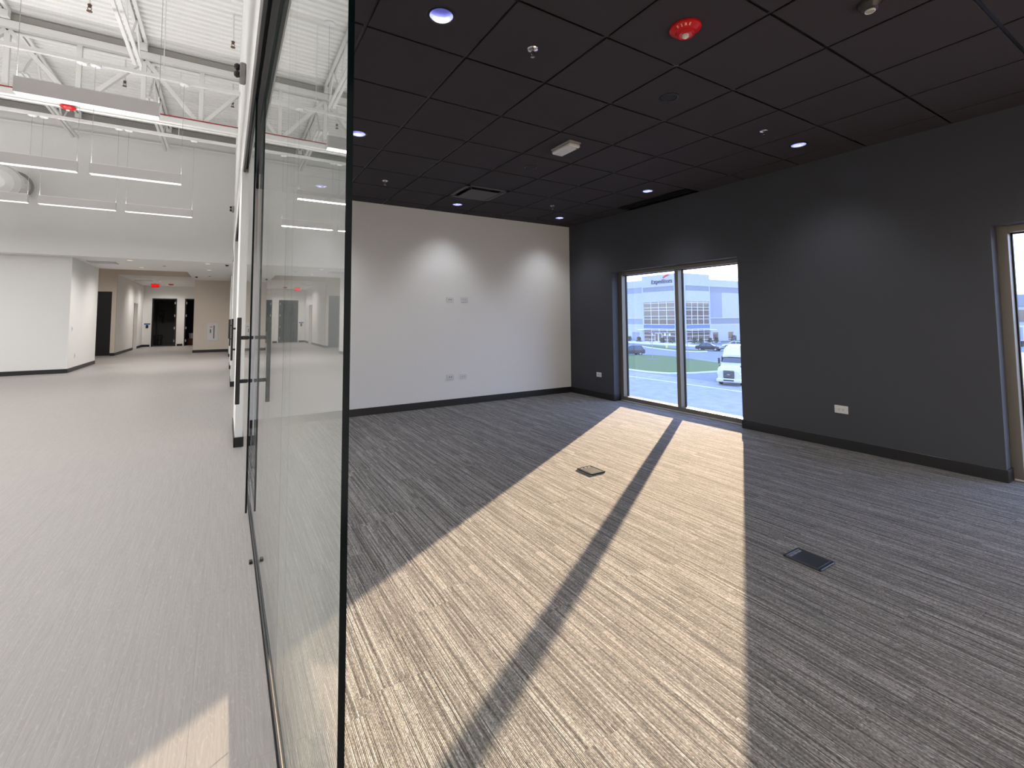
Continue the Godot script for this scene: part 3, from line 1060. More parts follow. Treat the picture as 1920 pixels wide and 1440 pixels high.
func build_room_fittings() -> void:
	var words := ["recessed downlight nearest the glass front edge, large near the top", "recessed downlight half hidden behind the glass panel edge", "recessed downlight in the far corner behind the glass panels", "recessed downlight just beyond the square air grille", "recessed downlight in the corner of white and charcoal walls", "recessed downlight beside the black slot diffuser", "recessed downlight near the charcoal wall between the windows", "recessed downlight above the glass front, out of view", "recessed downlight by the second window, out of view", "recessed downlight behind the camera, out of view"]
	var proto := make_downlight()
	for i in LIGHTS.size():
		var at := Vector3(LIGHTS[i].x, H, LIGHTS[i].y)
		if i == 0:
			proto.position = at
			proto.set_meta("label", words[0])
		else:
			dup(proto, at, 0.0, words[i])
	# sprinkler heads
	var sp := thing("sprinkler", "chrome pendent sprinkler nearest the camera, left of the fire alarm", "sprinkler", Vector3(1.536, H, -2.226), 0.0, "chrome sprinklers in the black ceiling")
	lathe_thing(sp, "escutcheon", [Vector2(0.008, -0.014), Vector2(0.012, -0.012), Vector2(0.030, -0.006), Vector2(0.034, 0.0)], M.chrome, 28)
	lathe_thing(sp, "stem", [Vector2(0.0, -0.030), Vector2(0.007, -0.030), Vector2(0.009, -0.012), Vector2(0.009, 0.0)], M.brass, 16)
	var st := mb()
	for s in [-1.0, 1.0]:
		bar(st, Vector3(s * 0.009, -0.010, 0), Vector3(s * 0.011, -0.032, 0), 0.003, 0.003)
		bar(st, Vector3(s * 0.011, -0.032, 0), Vector3(0, -0.046, 0), 0.003, 0.003)
	obj("frame_arms", st, M.chrome, sp)
	lathe_thing(sp, "deflector", [Vector2(0.0, -0.050), Vector2(0.013, -0.049), Vector2(0.013, -0.047), Vector2(0.0, -0.046)], M.chrome, 20)
	dup(sp, Vector3(1.549, H, -5.321), 0.4, "chrome pendent sprinkler near the glass, before the white end wall")
	dup(sp, Vector3(3.986, H, -5.311), 1.1, "chrome pendent sprinkler toward the corner of white and charcoal walls")
	dup(sp, Vector3(3.969, H, -2.209), 0.8, "chrome pendent sprinkler beside the downlight by the charcoal wall")
	# fire alarm
	var fa := thing("fire_alarm", "round red ceiling fire alarm with FIRE lettering and clear strobe", "fire alarm", Vector3(2.150, H, -1.612))
	lathe_thing(fa, "body", [Vector2(0.040, -0.050), Vector2(0.050, -0.044), Vector2(0.054, -0.034), Vector2(0.074, -0.020), Vector2(0.084, -0.014), Vector2(0.086, -0.006), Vector2(0.084, 0.0)], M.fire_red, 40)
	lathe_thing(fa, "well", [Vector2(0.0, -0.046), Vector2(0.034, -0.046), Vector2(0.040, -0.050)], M.fire_red, 40)
	lathe_thing(fa, "strobe_lens", [Vector2(0.0, -0.064), Vector2(0.010, -0.063), Vector2(0.017, -0.058), Vector2(0.019, -0.046)], M.strobe_lens, 20)
	var word := "FIRE"
	for i in 4:
		var tm := TextMesh.new()
		var fnt := SystemFont.new()
		fnt.font_names = PackedStringArray(["Droid Sans"])
		fnt.font_weight = 700
		tm.font = fnt
		tm.text = word[i]
		tm.font_size = 64
		tm.pixel_size = 0.00034
		tm.depth = 0.0012
		var o := obj("letter", tm, M.letter_pale, fa)
		# along the rim on the hall side, read from there
		var a := deg_to_rad(150.0 + 26.0 - 18.0 * i)
		var p := Vector3(cos(a) * 0.0690, -0.0245, sin(a) * 0.0690)
		var outw := Vector3(cos(a), 0, sin(a))
		var up := (outw * 1.0 + Vector3(0, 0.55, 0)).normalized()
		var nrm := (outw * 0.55 + Vector3(0, -1.0, 0)).normalized()
		var bz := nrm
		var by := (up - bz * up.dot(bz)).normalized()
		o.transform = Transform3D(Basis(by.cross(bz), by, bz), p)
	# speakers
	var spk := thing("ceiling_speaker", "round black speaker grille right of the fire alarm", "speaker", Vector3(2.744, H, -2.212), 0.0, "flush ceiling speakers")
	lathe_thing(spk, "grille", [Vector2(0.0, -0.006), Vector2(0.052, -0.006), Vector2(0.056, -0.004)], M.groove_black, 36)
	lathe_thing(spk, "rim", [Vector2(0.056, -0.003), Vector2(0.058, -0.008), Vector2(0.066, -0.006), Vector2(0.068, 0.0)], M.trim_black, 36)
	dup(spk, Vector3(2.75, H, -4.047), 0.0, "round black speaker grille near the square air grille")
	# motion sensor at the top edge
	var ms := thing("motion_sensor", "black dome sensor with a pale round lens at the top edge", "sensor", Vector3(2.80, H, -0.985))
	lathe_thing(ms, "base", [Vector2(0.020, -0.045), Vector2(0.036, -0.038), Vector2(0.052, -0.016), Vector2(0.056, 0.0)], M.handle_black, 32)
	lathe_thing(ms, "lens", [Vector2(0.0, -0.050), Vector2(0.017, -0.0495), Vector2(0.019, -0.047), Vector2(0.020, -0.043)], M.plastic_grey, 24)
	lathe_thing(ms, "lens_ring", [Vector2(0.0185, -0.0485), Vector2(0.021, -0.051), Vector2(0.0235, -0.0485), Vector2(0.0235, -0.043)], M.plastic_white, 24)
	# emergency light
	var em := thing("emergency_light", "flat off-white rectangular emergency fitting on the black ceiling", "emergency light", Vector3(2.687, H, -3.363))
	st = mb()
	bx(st, Vector3(-0.068, -0.018, -0.145), Vector3(0.068, 0.0, 0.145), 0.004)
	obj("back_plate", st, M.plastic_grey, em)
	st = mb()
	bx(st, Vector3(-0.064, -0.055, -0.140), Vector3(0.064, -0.018, 0.140), 0.012)
	obj("cover", st, M.plastic_white, em)
	st = mb()
	bx(st, Vector3(0.030, -0.059, 0.105), Vector3(0.048, -0.054, 0.123), 0.002)
	obj("test_button", st, M.plastic_grey, em)
	# air grille
	var ag := thing("air_grille", "square dark return grille set in the black ceiling", "air grille", Vector3(2.7525, H, -5.2645))
	for k in 4:
		st = mb()
		bx(st, Vector3(-0.297, -0.004, 0.245), Vector3(0.297, 0.010, 0.297), 0.002, Transform3D(Basis(Vector3.UP, k * PI / 2), Vector3.ZERO))
		obj("frame_side", st, M.grille_grey, ag)
	st = mb()
	bx(st, Vector3(-0.205, -0.022, -0.205), Vector3(0.205, -0.014, 0.205), 0.003)
	obj("face_plate", st, M.grille_grey, ag)
	st = mb()
	bx(st, Vector3(-0.25, 0.09, -0.25), Vector3(0.25, 0.10, 0.25))
	for k in 4:
		bx(st, Vector3(-0.25, 0.008, 0.244), Vector3(0.25, 0.10, 0.25), 0.0, Transform3D(Basis(Vector3.UP, k * PI / 2), Vector3.ZERO))
	obj("plenum", st, M.groove_black, ag)
	st = mb()
	for k in 4:
		bar(st, Vector3(0.19, -0.016, 0.19).rotated(Vector3.UP, k * PI / 2), Vector3(0.245, 0.02, 0.245).rotated(Vector3.UP, k * PI / 2), 0.012, 0.006)
	obj("bracket", st, M.grille_grey, ag)
	# slot diffuser
	var sd := thing("slot_diffuser", "long black linear slot diffuser along the charcoal wall", "diffuser", Vector3(4.985, H, -4.36))
	for s in [[-0.095, -0.070], [-0.032, -0.012], [0.012, 0.032], [0.070, 0.110]]:
		st = mb()
		bx(st, Vector3(s[0], -0.001, -0.61), Vector3(s[1], 0.012, 0.61), 0.001)
		obj("slot_bar", st, M.trim_black, sd)
	st = mb()
	bx(st, Vector3(-0.095, 0.05, -0.61), Vector3(0.11, 0.06, 0.61))
	obj("plenum", st, M.groove_black, sd)
	# outlets
	outlet("white wall outlet pair with dark jacks, upper left on the end wall", Vector3(2.884, 1.588, -D), 0.0, 0.122, 0.080, true, "outlets on the white end wall")
	outlet("white wall outlet, upper right on the end wall", Vector3(3.126, 1.593, -D), 0.0, 0.118, 0.076, false, "outlets on the white end wall")
	outlet("white wall outlet pair with dark jacks, lower left on the end wall", Vector3(2.893, 0.425, -D), 0.0, 0.122, 0.080, true, "outlets on the white end wall")
	outlet("white wall outlet, lower right on the end wall", Vector3(3.107, 0.425, -D), 0.0, 0.118, 0.080, false, "outlets on the white end wall")
	outlet("white duplex outlet on the charcoal wall by the far corner", Vector3(W, 0.376, -5.728), -PI / 2, 0.118, 0.075, false, "outlets on the charcoal wall")
	outlet("white duplex outlet on the charcoal wall between the windows", Vector3(W, 0.382, -2.239), -PI / 2, 0.120, 0.076, false, "outlets on the charcoal wall")
	# floor boxes
	floor_box("shallow grey floor box lying in the sun patch", Vector3(2.686, 0.0, -3.077), 0.155, 0.19)
	floor_box("shallow dark floor box in the shade near the camera", Vector3(2.693, 0.0, -1.348), 0.155, 0.19)

func outlet(label: String, at: Vector3, turn: float, w: float, h: float, jacks: bool, group: String) -> void:
	var t := thing("wall_outlet", label, "outlet", at, turn, group)
	var st := mb()
	bx(st, Vector3(-w / 2, -h / 2, 0.0), Vector3(w / 2, h / 2, 0.007), 0.0035)
	obj("cover_plate", st, M.plastic_white, t)
	st = mb()
	bx(st, Vector3(-w * 0.30, -h * 0.23, 0.007), Vector3(w * 0.30, h * 0.23, 0.0095), 0.002)
	obj("insert", st, M.plastic_white, t)
	for s in [-1.0, 1.0]:
		st = mb()
		if jacks:
			bc(st, Vector3(s * w * 0.13, h * 0.02, 0.0098), Vector3(0.013, 0.013, 0.002), 0.0005)
			obj("jack", st, M.slot_dark, t)
		else:
			bc(st, Vector3(s * w * 0.15 - 0.005, 0.002, 0.0098), Vector3(0.003, 0.010, 0.001))
			bc(st, Vector3(s * w * 0.15 + 0.005, 0.002, 0.0098), Vector3(0.003, 0.010, 0.001))
			bc(st, Vector3(s * w * 0.15, -0.009, 0.0098), Vector3(0.005, 0.005, 0.001))
			obj("socket", st, M.slot_grey, t)
	st = mb()
	rod(st, Vector3(w * 0.42, 0, 0.006), Vector3(w * 0.42, 0, 0.008), 0.003)
	rod(st, Vector3(-w * 0.42, 0, 0.006), Vector3(-w * 0.42, 0, 0.008), 0.003)
	obj("screw", st, M.plastic_grey, t)

func floor_box(label: String, at: Vector3, w: float, l: float) -> void:
	var t := thing("floor_box", label, "floor box", at, 0.0, "flip-top floor boxes in the carpet")
	var st := mb()
	bx(st, Vector3(-w / 2, 0.0, l / 2 - 0.016), Vector3(w / 2, 0.009, l / 2), 0.0035)
	bx(st, Vector3(-w / 2, 0.0, -l / 2), Vector3(w / 2, 0.009, -l / 2 + 0.016), 0.0035)
	bx(st, Vector3(-w / 2, 0.0, -l / 2), Vector3(-w / 2 + 0.014, 0.009, l / 2), 0.0035)
	bx(st, Vector3(w / 2 - 0.014, 0.0, -l / 2), Vector3(w / 2, 0.009, l / 2), 0.0035)
	obj("flange", st, M.floor_box, t)
	st = mb()
	bx(st, Vector3(-w / 2 + 0.0165, 0.0, -l / 2 + 0.034), Vector3(w / 2 - 0.0165, 0.0075, l / 2 - 0.0185), 0.0015)
	obj("lid", st, M.floor_box, t)
	st = mb()
	for x in [-0.040, 0.0, 0.040]:
		bx(st, Vector3(x - 0.016, 0.0, -l / 2 + 0.0185), Vector3(x + 0.016, 0.0072, -l / 2 + 0.0325), 0.0015)
	obj("cable_flap", st, M.slot_grey, t)

# ------------------------------------------------------------------ hall fittings
func make_pendant(l: float) -> Node3D:
	var t := thing("pendant_light", "", "pendant light", Vector3.ZERO, 0.0, "linear pendants over the hall")
	var st := mb()
	var hw := 0.045
	bx(st, Vector3(-l / 2, 0.0, hw - 0.004), Vector3(l / 2, 0.145, hw), 0.001)
	bx(st, Vector3(-l / 2, 0.0, -hw), Vector3(l / 2, 0.145, -hw + 0.004), 0.001)
	bx(st, Vector3(-l / 2, 0.0, -hw), Vector3(-l / 2 + 0.004, 0.145, hw), 0.001)
	bx(st, Vector3(l / 2 - 0.004, 0.0, -hw), Vector3(l / 2, 0.145, hw), 0.001)
	obj("housing", st, M.pendant_shell, t)
	st = mb()
	bx(st, Vector3(-l / 2 + 0.004, -0.006, -hw + 0.004), Vector3(l / 2 - 0.004, 0.012, hw - 0.004), 0.003)
	obj("lamp_diffuser", st, M.diffuser, t)
	st = mb()
	bx(st, Vector3(-l / 2 + 0.004, 0.134, -hw + 0.004), Vector3(l / 2 - 0.004, 0.147, hw - 0.004), 0.003)
	obj("lamp_diffuser", st, M.diffuser, t)
	for s in [-1.0, 1.0]:
		st = mb()
		var x: float = s * (l / 2 - 0.008)
		rod(st, Vector3(x, 0.145, 0), Vector3(x, 1.555, 0), 0.0022, 6)
		obj("cable", st, M.cable, t)
		st = mb()
		lathe(st, [Vector2(0.0, 1.541), Vector2(0.055, 1.544), Vector2(0.060, 1.552), Vector2(0.060, 1.563), Vector2(0.0, 1.563)], 20, Transform3D(Basis(), Vector3(x, 0, 0)))
		obj("canopy", st, M.plastic_white, t)
	var a := AreaLight3D.new()
	a.name = "light"
	a.area_size = Vector2(l - 0.02, 0.08)
	a.position = Vector3(0, -0.009, 0)
	a.rotation.x = -PI / 2
	a.light_energy = 1.75 * l
	a.light_color = Color(1.0, 0.99, 0.985)
	a.area_range = 25.0
	a.area_attenuation = 2.0
	a.shadow_enabled = true
	t.add_child(a)
	var u := a.duplicate()
	u.name = "light_up"
	u.position = Vector3(0, 0.152, 0)
	u.rotation.x = PI / 2
	u.light_energy = 1.0 * l
	t.add_child(u)
	return t

func build_pendants() -> void:
	var rows := [-5.78, -8.48, -11.12, -3.08, 0.2]
	var rn := ["nearest visible row", "second row", "third row, under the truss", "row above the view", "row over the camera"]
	var cn := ["next to the partition", "second lamp from the partition", "third lamp from the partition", "fourth lamp from the partition"]
	var proto: Node3D = null
	for r in rows.size():
		for c in 4:
			var at := Vector3(-1.155 - 1.175 * c, 3.355, rows[r])
			var label := "white linear pendant, %s, %s" % [rn[r], cn[c]]
			if proto == null:
				proto = make_pendant(1.045)
				proto.position = at
				proto.set_meta("label", label)
			else:
				dup(proto, at, 0.0, label)
	# longer unseen pendants added in the left hall to brighten end wall and floor
	var wide: Node3D = null
	var zn := ["at the end wall", "beside the truss", "before the truss", "in the middle", "abreast of the camera"]
	var zw := [-13.8, -11.12, -8.48, -5.78, -1.7]
	for r in zw.size():
		for c in 2:
			var at := Vector3(-7.0 - 3.4 * c, 3.355, zw[r])
			var label := "added unseen long pendant in the left hall, %s, %s" % [zn[r], ["inner column", "outer column"][c]]
			if wide == null:
				wide = make_pendant(2.2)
				wide.position = at
				wide.set_meta("label", label)
			else:
				dup(wide, at, 0.0, label)

func build_hall_fittings() -> void:
	# soffit downlights
	var spots := [[Vector3(-2.244, 2.92, -15.85), "left pair on the low ceiling, front one"], [Vector3(-2.242, 2.92, -17.856), "left pair on the low ceiling, rear one"], [Vector3(-0.50, 2.92, -15.85), "pair by the partition, front one"], [Vector3(-0.51, 2.92, -17.82), "pair by the partition, rear one"], [Vector3(-2.55, 3.04, -25.6), "two in the corridor, the nearer one"], [Vector3(-2.50, 3.04, -27.9), "two in the corridor, the farther one"], [Vector3(-2.0, 3.55, -20.2), "hidden up in the raised ceiling pocket, right one"], [Vector3(-4.0, 3.55, -20.2), "hidden up in the raised ceiling pocket, left one"]]
	var proto: Node3D = null
	for s in spots:
		if proto == null:
			proto = thing("soffit_light", "", "downlight", Vector3.ZERO, 0.0, "small round lights in the low white ceilings")
			lathe_thing(proto, "trim_ring", [Vector2(0.062, -0.002), Vector2(0.066, -0.008), Vector2(0.082, -0.005), Vector2(0.084, 0.0)], M.plastic_white, 24)
			lathe_thing(proto, "lamp_lens", [Vector2(0.0, -0.004), Vector2(0.063, -0.004), Vector2(0.063, 0.0)], M.soffit_lens, 24)
			var l := SpotLight3D.new()
			l.name = "light"
			l.position = Vector3(0, -0.012, 0)
			l.rotation.x = -PI / 2
			l.light_energy = 4.4
			l.light_color = Color(1.0, 0.975, 0.955)
			l.light_size = 0.06
			l.spot_angle = 80.0
			l.spot_angle_attenuation = 1.0
			l.spot_range = 12.0
			l.spot_attenuation = 2.0
			l.shadow_enabled = true
			proto.add_child(l)
			proto.position = s[0]
			proto.set_meta("label", "small round light, " + s[1])
		else:
			dup(proto, s[0], 0.0, "small round light, " + s[1])
	# linear vents
	for v in [[Vector3(-2.95, 2.92, -16.8), "white linear vent in the low ceiling right of the boxed-out room"], [Vector3(-3.1, 3.04, -25.4), "white linear vent in the corridor ceiling"]]:
		var t := thing("ceiling_vent", v[1], "vent", v[0])
		var st := mb()
		for z in [-0.30, 0.28]:
			bx(st, Vector3(-0.30, -0.006, z), Vector3(0.30, 0.0, z + 0.02), 0.001)
		for x in [-0.30, 0.28]:
			bx(st, Vector3(x, -0.006, -0.30), Vector3(x + 0.02, 0.0, 0.30), 0.001)
		obj("frame", st, M.plastic_grey, t)
		for k in 6:
			st = mb()
			bx(st, Vector3(-0.28, -0.012, -0.26 + k * 0.09), Vector3(0.28, -0.004, -0.22 + k * 0.09), 0.001)
			obj("slat", st, M.plastic_white, t)
	# little devices on the low ceilings
	var domes := [[Vector3(-0.02, 2.92, -15.75), "black dome camera on the low ceiling beside the partition"], [Vector3(-0.97, 2.92, -20.5), "black dome camera at the corner of the raised ceiling pocket"]]
	for d in domes:
		var t := thing("dome_camera", d[1], "camera", d[0])
		lathe_thing(t, "ring", [Vector2(0.045, -0.020), Vector2(0.060, -0.014), Vector2(0.064, 0.0)], M.plastic_white, 20)
		lathe_thing(t, "dome", [Vector2(0.0, -0.060), Vector2(0.022, -0.055), Vector2(0.038, -0.040), Vector2(0.045, -0.018)], M.slot_dark, 20)
	for d in [[Vector3(-1.61, 2.92, -17.06), "small pale sprinkler cap in the low ceiling between the lights"], [Vector3(-0.56, 2.92, -20.3), "small pale sprinkler cap near the beige wall"]]:
		var t := thing("concealed_sprinkler", d[1], "sprinkler", d[0])
		lathe_thing(t, "cap", [Vector2(0.0, -0.012), Vector2(0.036, -0.010), Vector2(0.040, -0.004)], M.slot_grey, 20)
		lathe_thing(t, "ring", [Vector2(0.038, -0.004), Vector2(0.046, -0.003), Vector2(0.048, 0.0)], M.plastic_grey, 20)
	# exit sign
	var ex := thing("exit_sign", "red lit EXIT sign hanging in the corridor before the store doorway", "exit sign", Vector3(-2.86, 2.93, -27.0))
	var st := mb()
	bx(st, Vector3(-0.165, -0.105, -0.018), Vector3(0.165, 0.085, 0.014), 0.006)
	obj("housing", st, M.plastic_white, ex)
	st = mb()
	bx(st, Vector3(-0.150, -0.092, 0.014), Vector3(0.150, 0.072, 0.017), 0.001)
	obj("sign_face", st, M.fire_red, ex)
	st = mb()
	bx(st, Vector3(-0.05, 0.085, -0.015), Vector3(0.05, 0.11, 0.010), 0.003)
	obj("canopy", st, M.plastic_white, ex)
	var tm := TextMesh.new()
	var fnt := SystemFont.new()
	fnt.font_names = PackedStringArray(["Droid Sans"])
	fnt.font_weight = 700
	tm.font = fnt
	tm.text = "EXIT"
	tm.font_size = 64
	tm.pixel_size = 0.0023
	tm.depth = 0.003
	obj("lettering", tm, M.exit_red, ex).position = Vector3(0, -0.010, 0.0175)
	# red strobe on the corridor ceiling
	var rs := thing("fire_strobe", "dark red fire strobe on the corridor ceiling right of the exit sign", "fire alarm", Vector3(-2.30, 3.04, -27.4))
	lathe_thing(rs, "body", [Vector2(0.0, -0.055), Vector2(0.07, -0.050), Vector2(0.10, -0.030), Vector2(0.105, 0.0)], M.fire_red, 24)
	lathe_thing(rs, "strobe_lens", [Vector2(0.0, -0.075), Vector2(0.03, -0.070), Vector2(0.035, -0.052)], M.strobe_lens, 16)
	# red strobe under the truss
	var hs := thing("fire_strobe", "round red fire strobe under the truss behind the nearest pendant", "fire alarm", Vector3(-2.47, 5.07, -10.83))
	lathe_thing(hs, "body", [Vector2(0.0, -0.055), Vector2(0.060, -0.050), Vector2(0.10, -0.024), Vector2(0.112, -0.006), Vector2(0.108, 0.0)], M.fire_red, 32)
	lathe_thing(hs, "strobe_lens", [Vector2(0.0, -0.078), Vector2(0.022, -0.072), Vector2(0.026, -0.052)], M.strobe_lens, 20)
	# roof sprinklers
	var rsp := thing("roof_sprinkler", "small brown sprinkler high in the near bay, left of the middle joist", "sprinkler", Vector3(-1.871, 6.0, -9.0), 0.0, "brass sprinklers under the deck")
	st = mb()
	rod(st, Vector3(0, 0.06, 0), Vector3(0, DECK - 6.0, 0), 0.013, 10)
	obj("drop_pipe", st, M.steel_white, rsp)
	lathe_thing(rsp, "body", [Vector2(0.0, 0.01), Vector2(0.018, 0.01), Vector2(0.022, 0.03), Vector2(0.028, 0.05), Vector2(0.018, 0.06), Vector2(0.0, 0.062)], M.brass, 16)
	st = mb()
	for s in [-1.0, 1.0]:
		bar(st, Vector3(s * 0.018, 0.02, 0), Vector3(s * 0.022, -0.02, 0), 0.007, 0.007)
		bar(st, Vector3(s * 0.022, -0.02, 0), Vector3(0, -0.045, 0), 0.007, 0.007)
	obj("frame_arms", st, M.brass, rsp)
	lathe_thing(rsp, "deflector", [Vector2(0.0, -0.055), Vector2(0.036, -0.052), Vector2(0.036, -0.046), Vector2(0.0, -0.043)], M.brass, 16)
	dup(rsp, Vector3(-1.837, 6.0, -11.6), 0.5, "small brown sprinkler beyond the truss, above the red strobe")
	dup(rsp, Vector3(-0.02, 6.0, -8.976), 0.2, "small brown sprinkler close to the partition in the near bay")
	dup(rsp, Vector3(0.0, 6.0, -11.553), 0.9, "small brown sprinkler close to the partition beyond the truss")
	# twin-head emergency lights on the partition wall
	for e in [[Vector3(HX, 3.735, -5.15), "grey emergency light with two black heads on the partition wall"], [Vector3(HX, 4.14, -13.7), "small emergency light far along the partition wall"]]:
		var t := thing("emergency_light", e[1], "emergency light", e[0], -PI / 2)
		st = mb()
		bx(st, Vector3(-0.11, -0.075, 0.0), Vector3(0.11, 0.06, 0.055), 0.012)
		obj("housing", st, M.plastic_grey, t)
		for s in [-1.0, 1.0]:
			st = mb()
			lathe(st, [Vector2(0.0, 0.0), Vector2(0.024, 0.0), Vector2(0.033, 0.018), Vector2(0.033, 0.034), Vector2(0.020, 0.050), Vector2(0.0, 0.054)], 20, Transform3D(Basis(Vector3.RIGHT, PI / 2), Vector3(0.045, s * 0.036 - 0.008, 0.05)))
			obj("lamp_head", st, M.handle_black, t)
	# extinguisher cabinet
	var ec := thing("extinguisher_cabinet", "white wall cabinet with black lettering strip and handle on the beige wall", "cabinet", Vector3(-0.465, 0.45, -22.55))
	st = mb()
	bx(st, Vector3(-0.19, 0.0, 0.0), Vector3(0.19, 0.74, 0.018), 0.004)
	obj("frame", st, M.plastic_white, ec)
	st = mb()
	bx(st, Vector3(-0.145, 0.045, 0.018), Vector3(0.145, 0.695, 0.026), 0.003)
	obj("door", st, M.plastic_white, ec)
	st = mb()
	bx(st, Vector3(-0.085, 0.33, 0.026), Vector3(-0.055, 0.48, 0.046), 0.003)
	obj("handle", st, M.handle_black, ec)
	st = mb()
	bx(st, Vector3(0.035, 0.10, 0.026), Vector3(0.065, 0.63, 0.028), 0.0005)
	obj("lettering_strip", st, M.handle_black, ec)
	st = mb()
	for x in [-0.095, -0.062, -0.030]:
		bx(st, Vector3(x, 0.555, 0.026), Vector3(x + 0.022, 0.590, 0.028), 0.0005)
	obj("lettering", st, M.fire_red, ec)
	# card reader
	var cr := thing("card_reader", "black card reader with a blue sign strip left of the store doorway", "card reader", Vector3(-3.345, 1.02, -29.1))
	st = mb()
	bx(st, Vector3(-0.05, -0.10, 0.0), Vector3(0.05, 0.06, 0.03), 0.006)
	obj("reader", st, M.handle_black, cr)
	st = mb()
	bx(st, Vector3(-0.12, 0.075, 0.0), Vector3(0.12, 0.14, 0.008), 0.002)
	obj("sign_strip", st, M.reader_blue, cr)
	# switch and outlet on the boxed-out room
	outlet("white switch plate on the side of the boxed-out room", Vector3(-3.372, 1.10, -16.05), PI / 2, 0.08, 0.12, false, "plates on the boxed-out room")
	outlet("white outlet low on the side of the boxed-out room", Vector3(-3.372, 0.39, -16.42), PI / 2, 0.08, 0.12, false, "plates on the boxed-out room")
	# things inside the store room
	var va := thing("valve_assembly", "dark wall pipes with a black valve wheel inside the store room", "pipes", Vector3(-3.02, 0.0, -31.0))
	st = mb()
	rod(st, Vector3(-0.10, 0.0, 0), Vector3(-0.10, 2.2, 0), 0.04, 12)
	obj("riser_pipe", st, M.grille_grey, va)
	st = mb()
	rod(st, Vector3(-0.10, 2.2, 0), Vector3(0.7, 2.25, 0), 0.03, 12)
	obj("branch_pipe", st, M.grille_grey, va)
	st = mb()
	bx(st, Vector3(-0.08, 1.55, -0.02), Vector3(0.18, 1.80, 0.12), 0.02)
	obj("valve_body", st, M.door_black, va)
	st = mb()
	rod(st, Vector3(0.10, 1.15, 0.06), Vector3(0.14, 1.6, 0.06), 0.035, 12)
	obj("drop_pipe", st, M.door_black, va)
	var wb := thing("wire_basket", "dark wire basket on the floor of the store room", "basket", Vector3(-3.02, 0.0, -30.4))
	for k in 8:
		st = mb()
		var a := TAU * k / 8
		rod(st, Vector3(cos(a) * 0.15, 0.0, sin(a) * 0.15), Vector3(cos(a) * 0.19, 0.52, sin(a) * 0.19), 0.010)
		obj("wire", st, M.door_black, wb)
	for y in [0.02, 0.26, 0.52]:
		st = mb()
		var r0: float = 0.15 + 0.04 * y / 0.52
		lathe(st, [Vector2(r0, y), Vector2(r0 + 0.012, y + 0.008), Vector2(r0, y + 0.02)], 20)
		obj("hoop", st, M.door_black, wb)
	var bxs := thing("carton", "brown cardboard carton on the floor beyond the right corridor doorway", "carton", Vector3(-1.50, 0.0, -30.0))
	st = mb()
	bx(st, Vector3(-0.22, 0.0, -0.2), Vector3(0.22, 0.34, 0.2), 0.004)
	obj("box", st, M.carton, bxs)
	st = mb()
	bx(st, Vector3(-0.22, 0.341, -0.03), Vector3(0.22, 0.343, 0.03))
	obj("tape", st, M.plastic_grey, bxs)
	var bk := thing("bucket", "white bucket standing on the brown carton", "bucket", Vector3(-1.56, 0.344, -30.0))
	lathe_thing(bk, "tub", [Vector2(0.0, 0.0), Vector2(0.10, 0.0), Vector2(0.125, 0.26), Vector2(0.13, 0.27), Vector2(0.118, 0.27), Vector2(0.10, 0.02), Vector2(0.0, 0.02)], M.plastic_white, 24)
	lathe_thing(bk, "rim", [Vector2(0.128, 0.235), Vector2(0.136, 0.24), Vector2(0.136, 0.26), Vector2(0.130, 0.265)], M.plastic_white, 24)

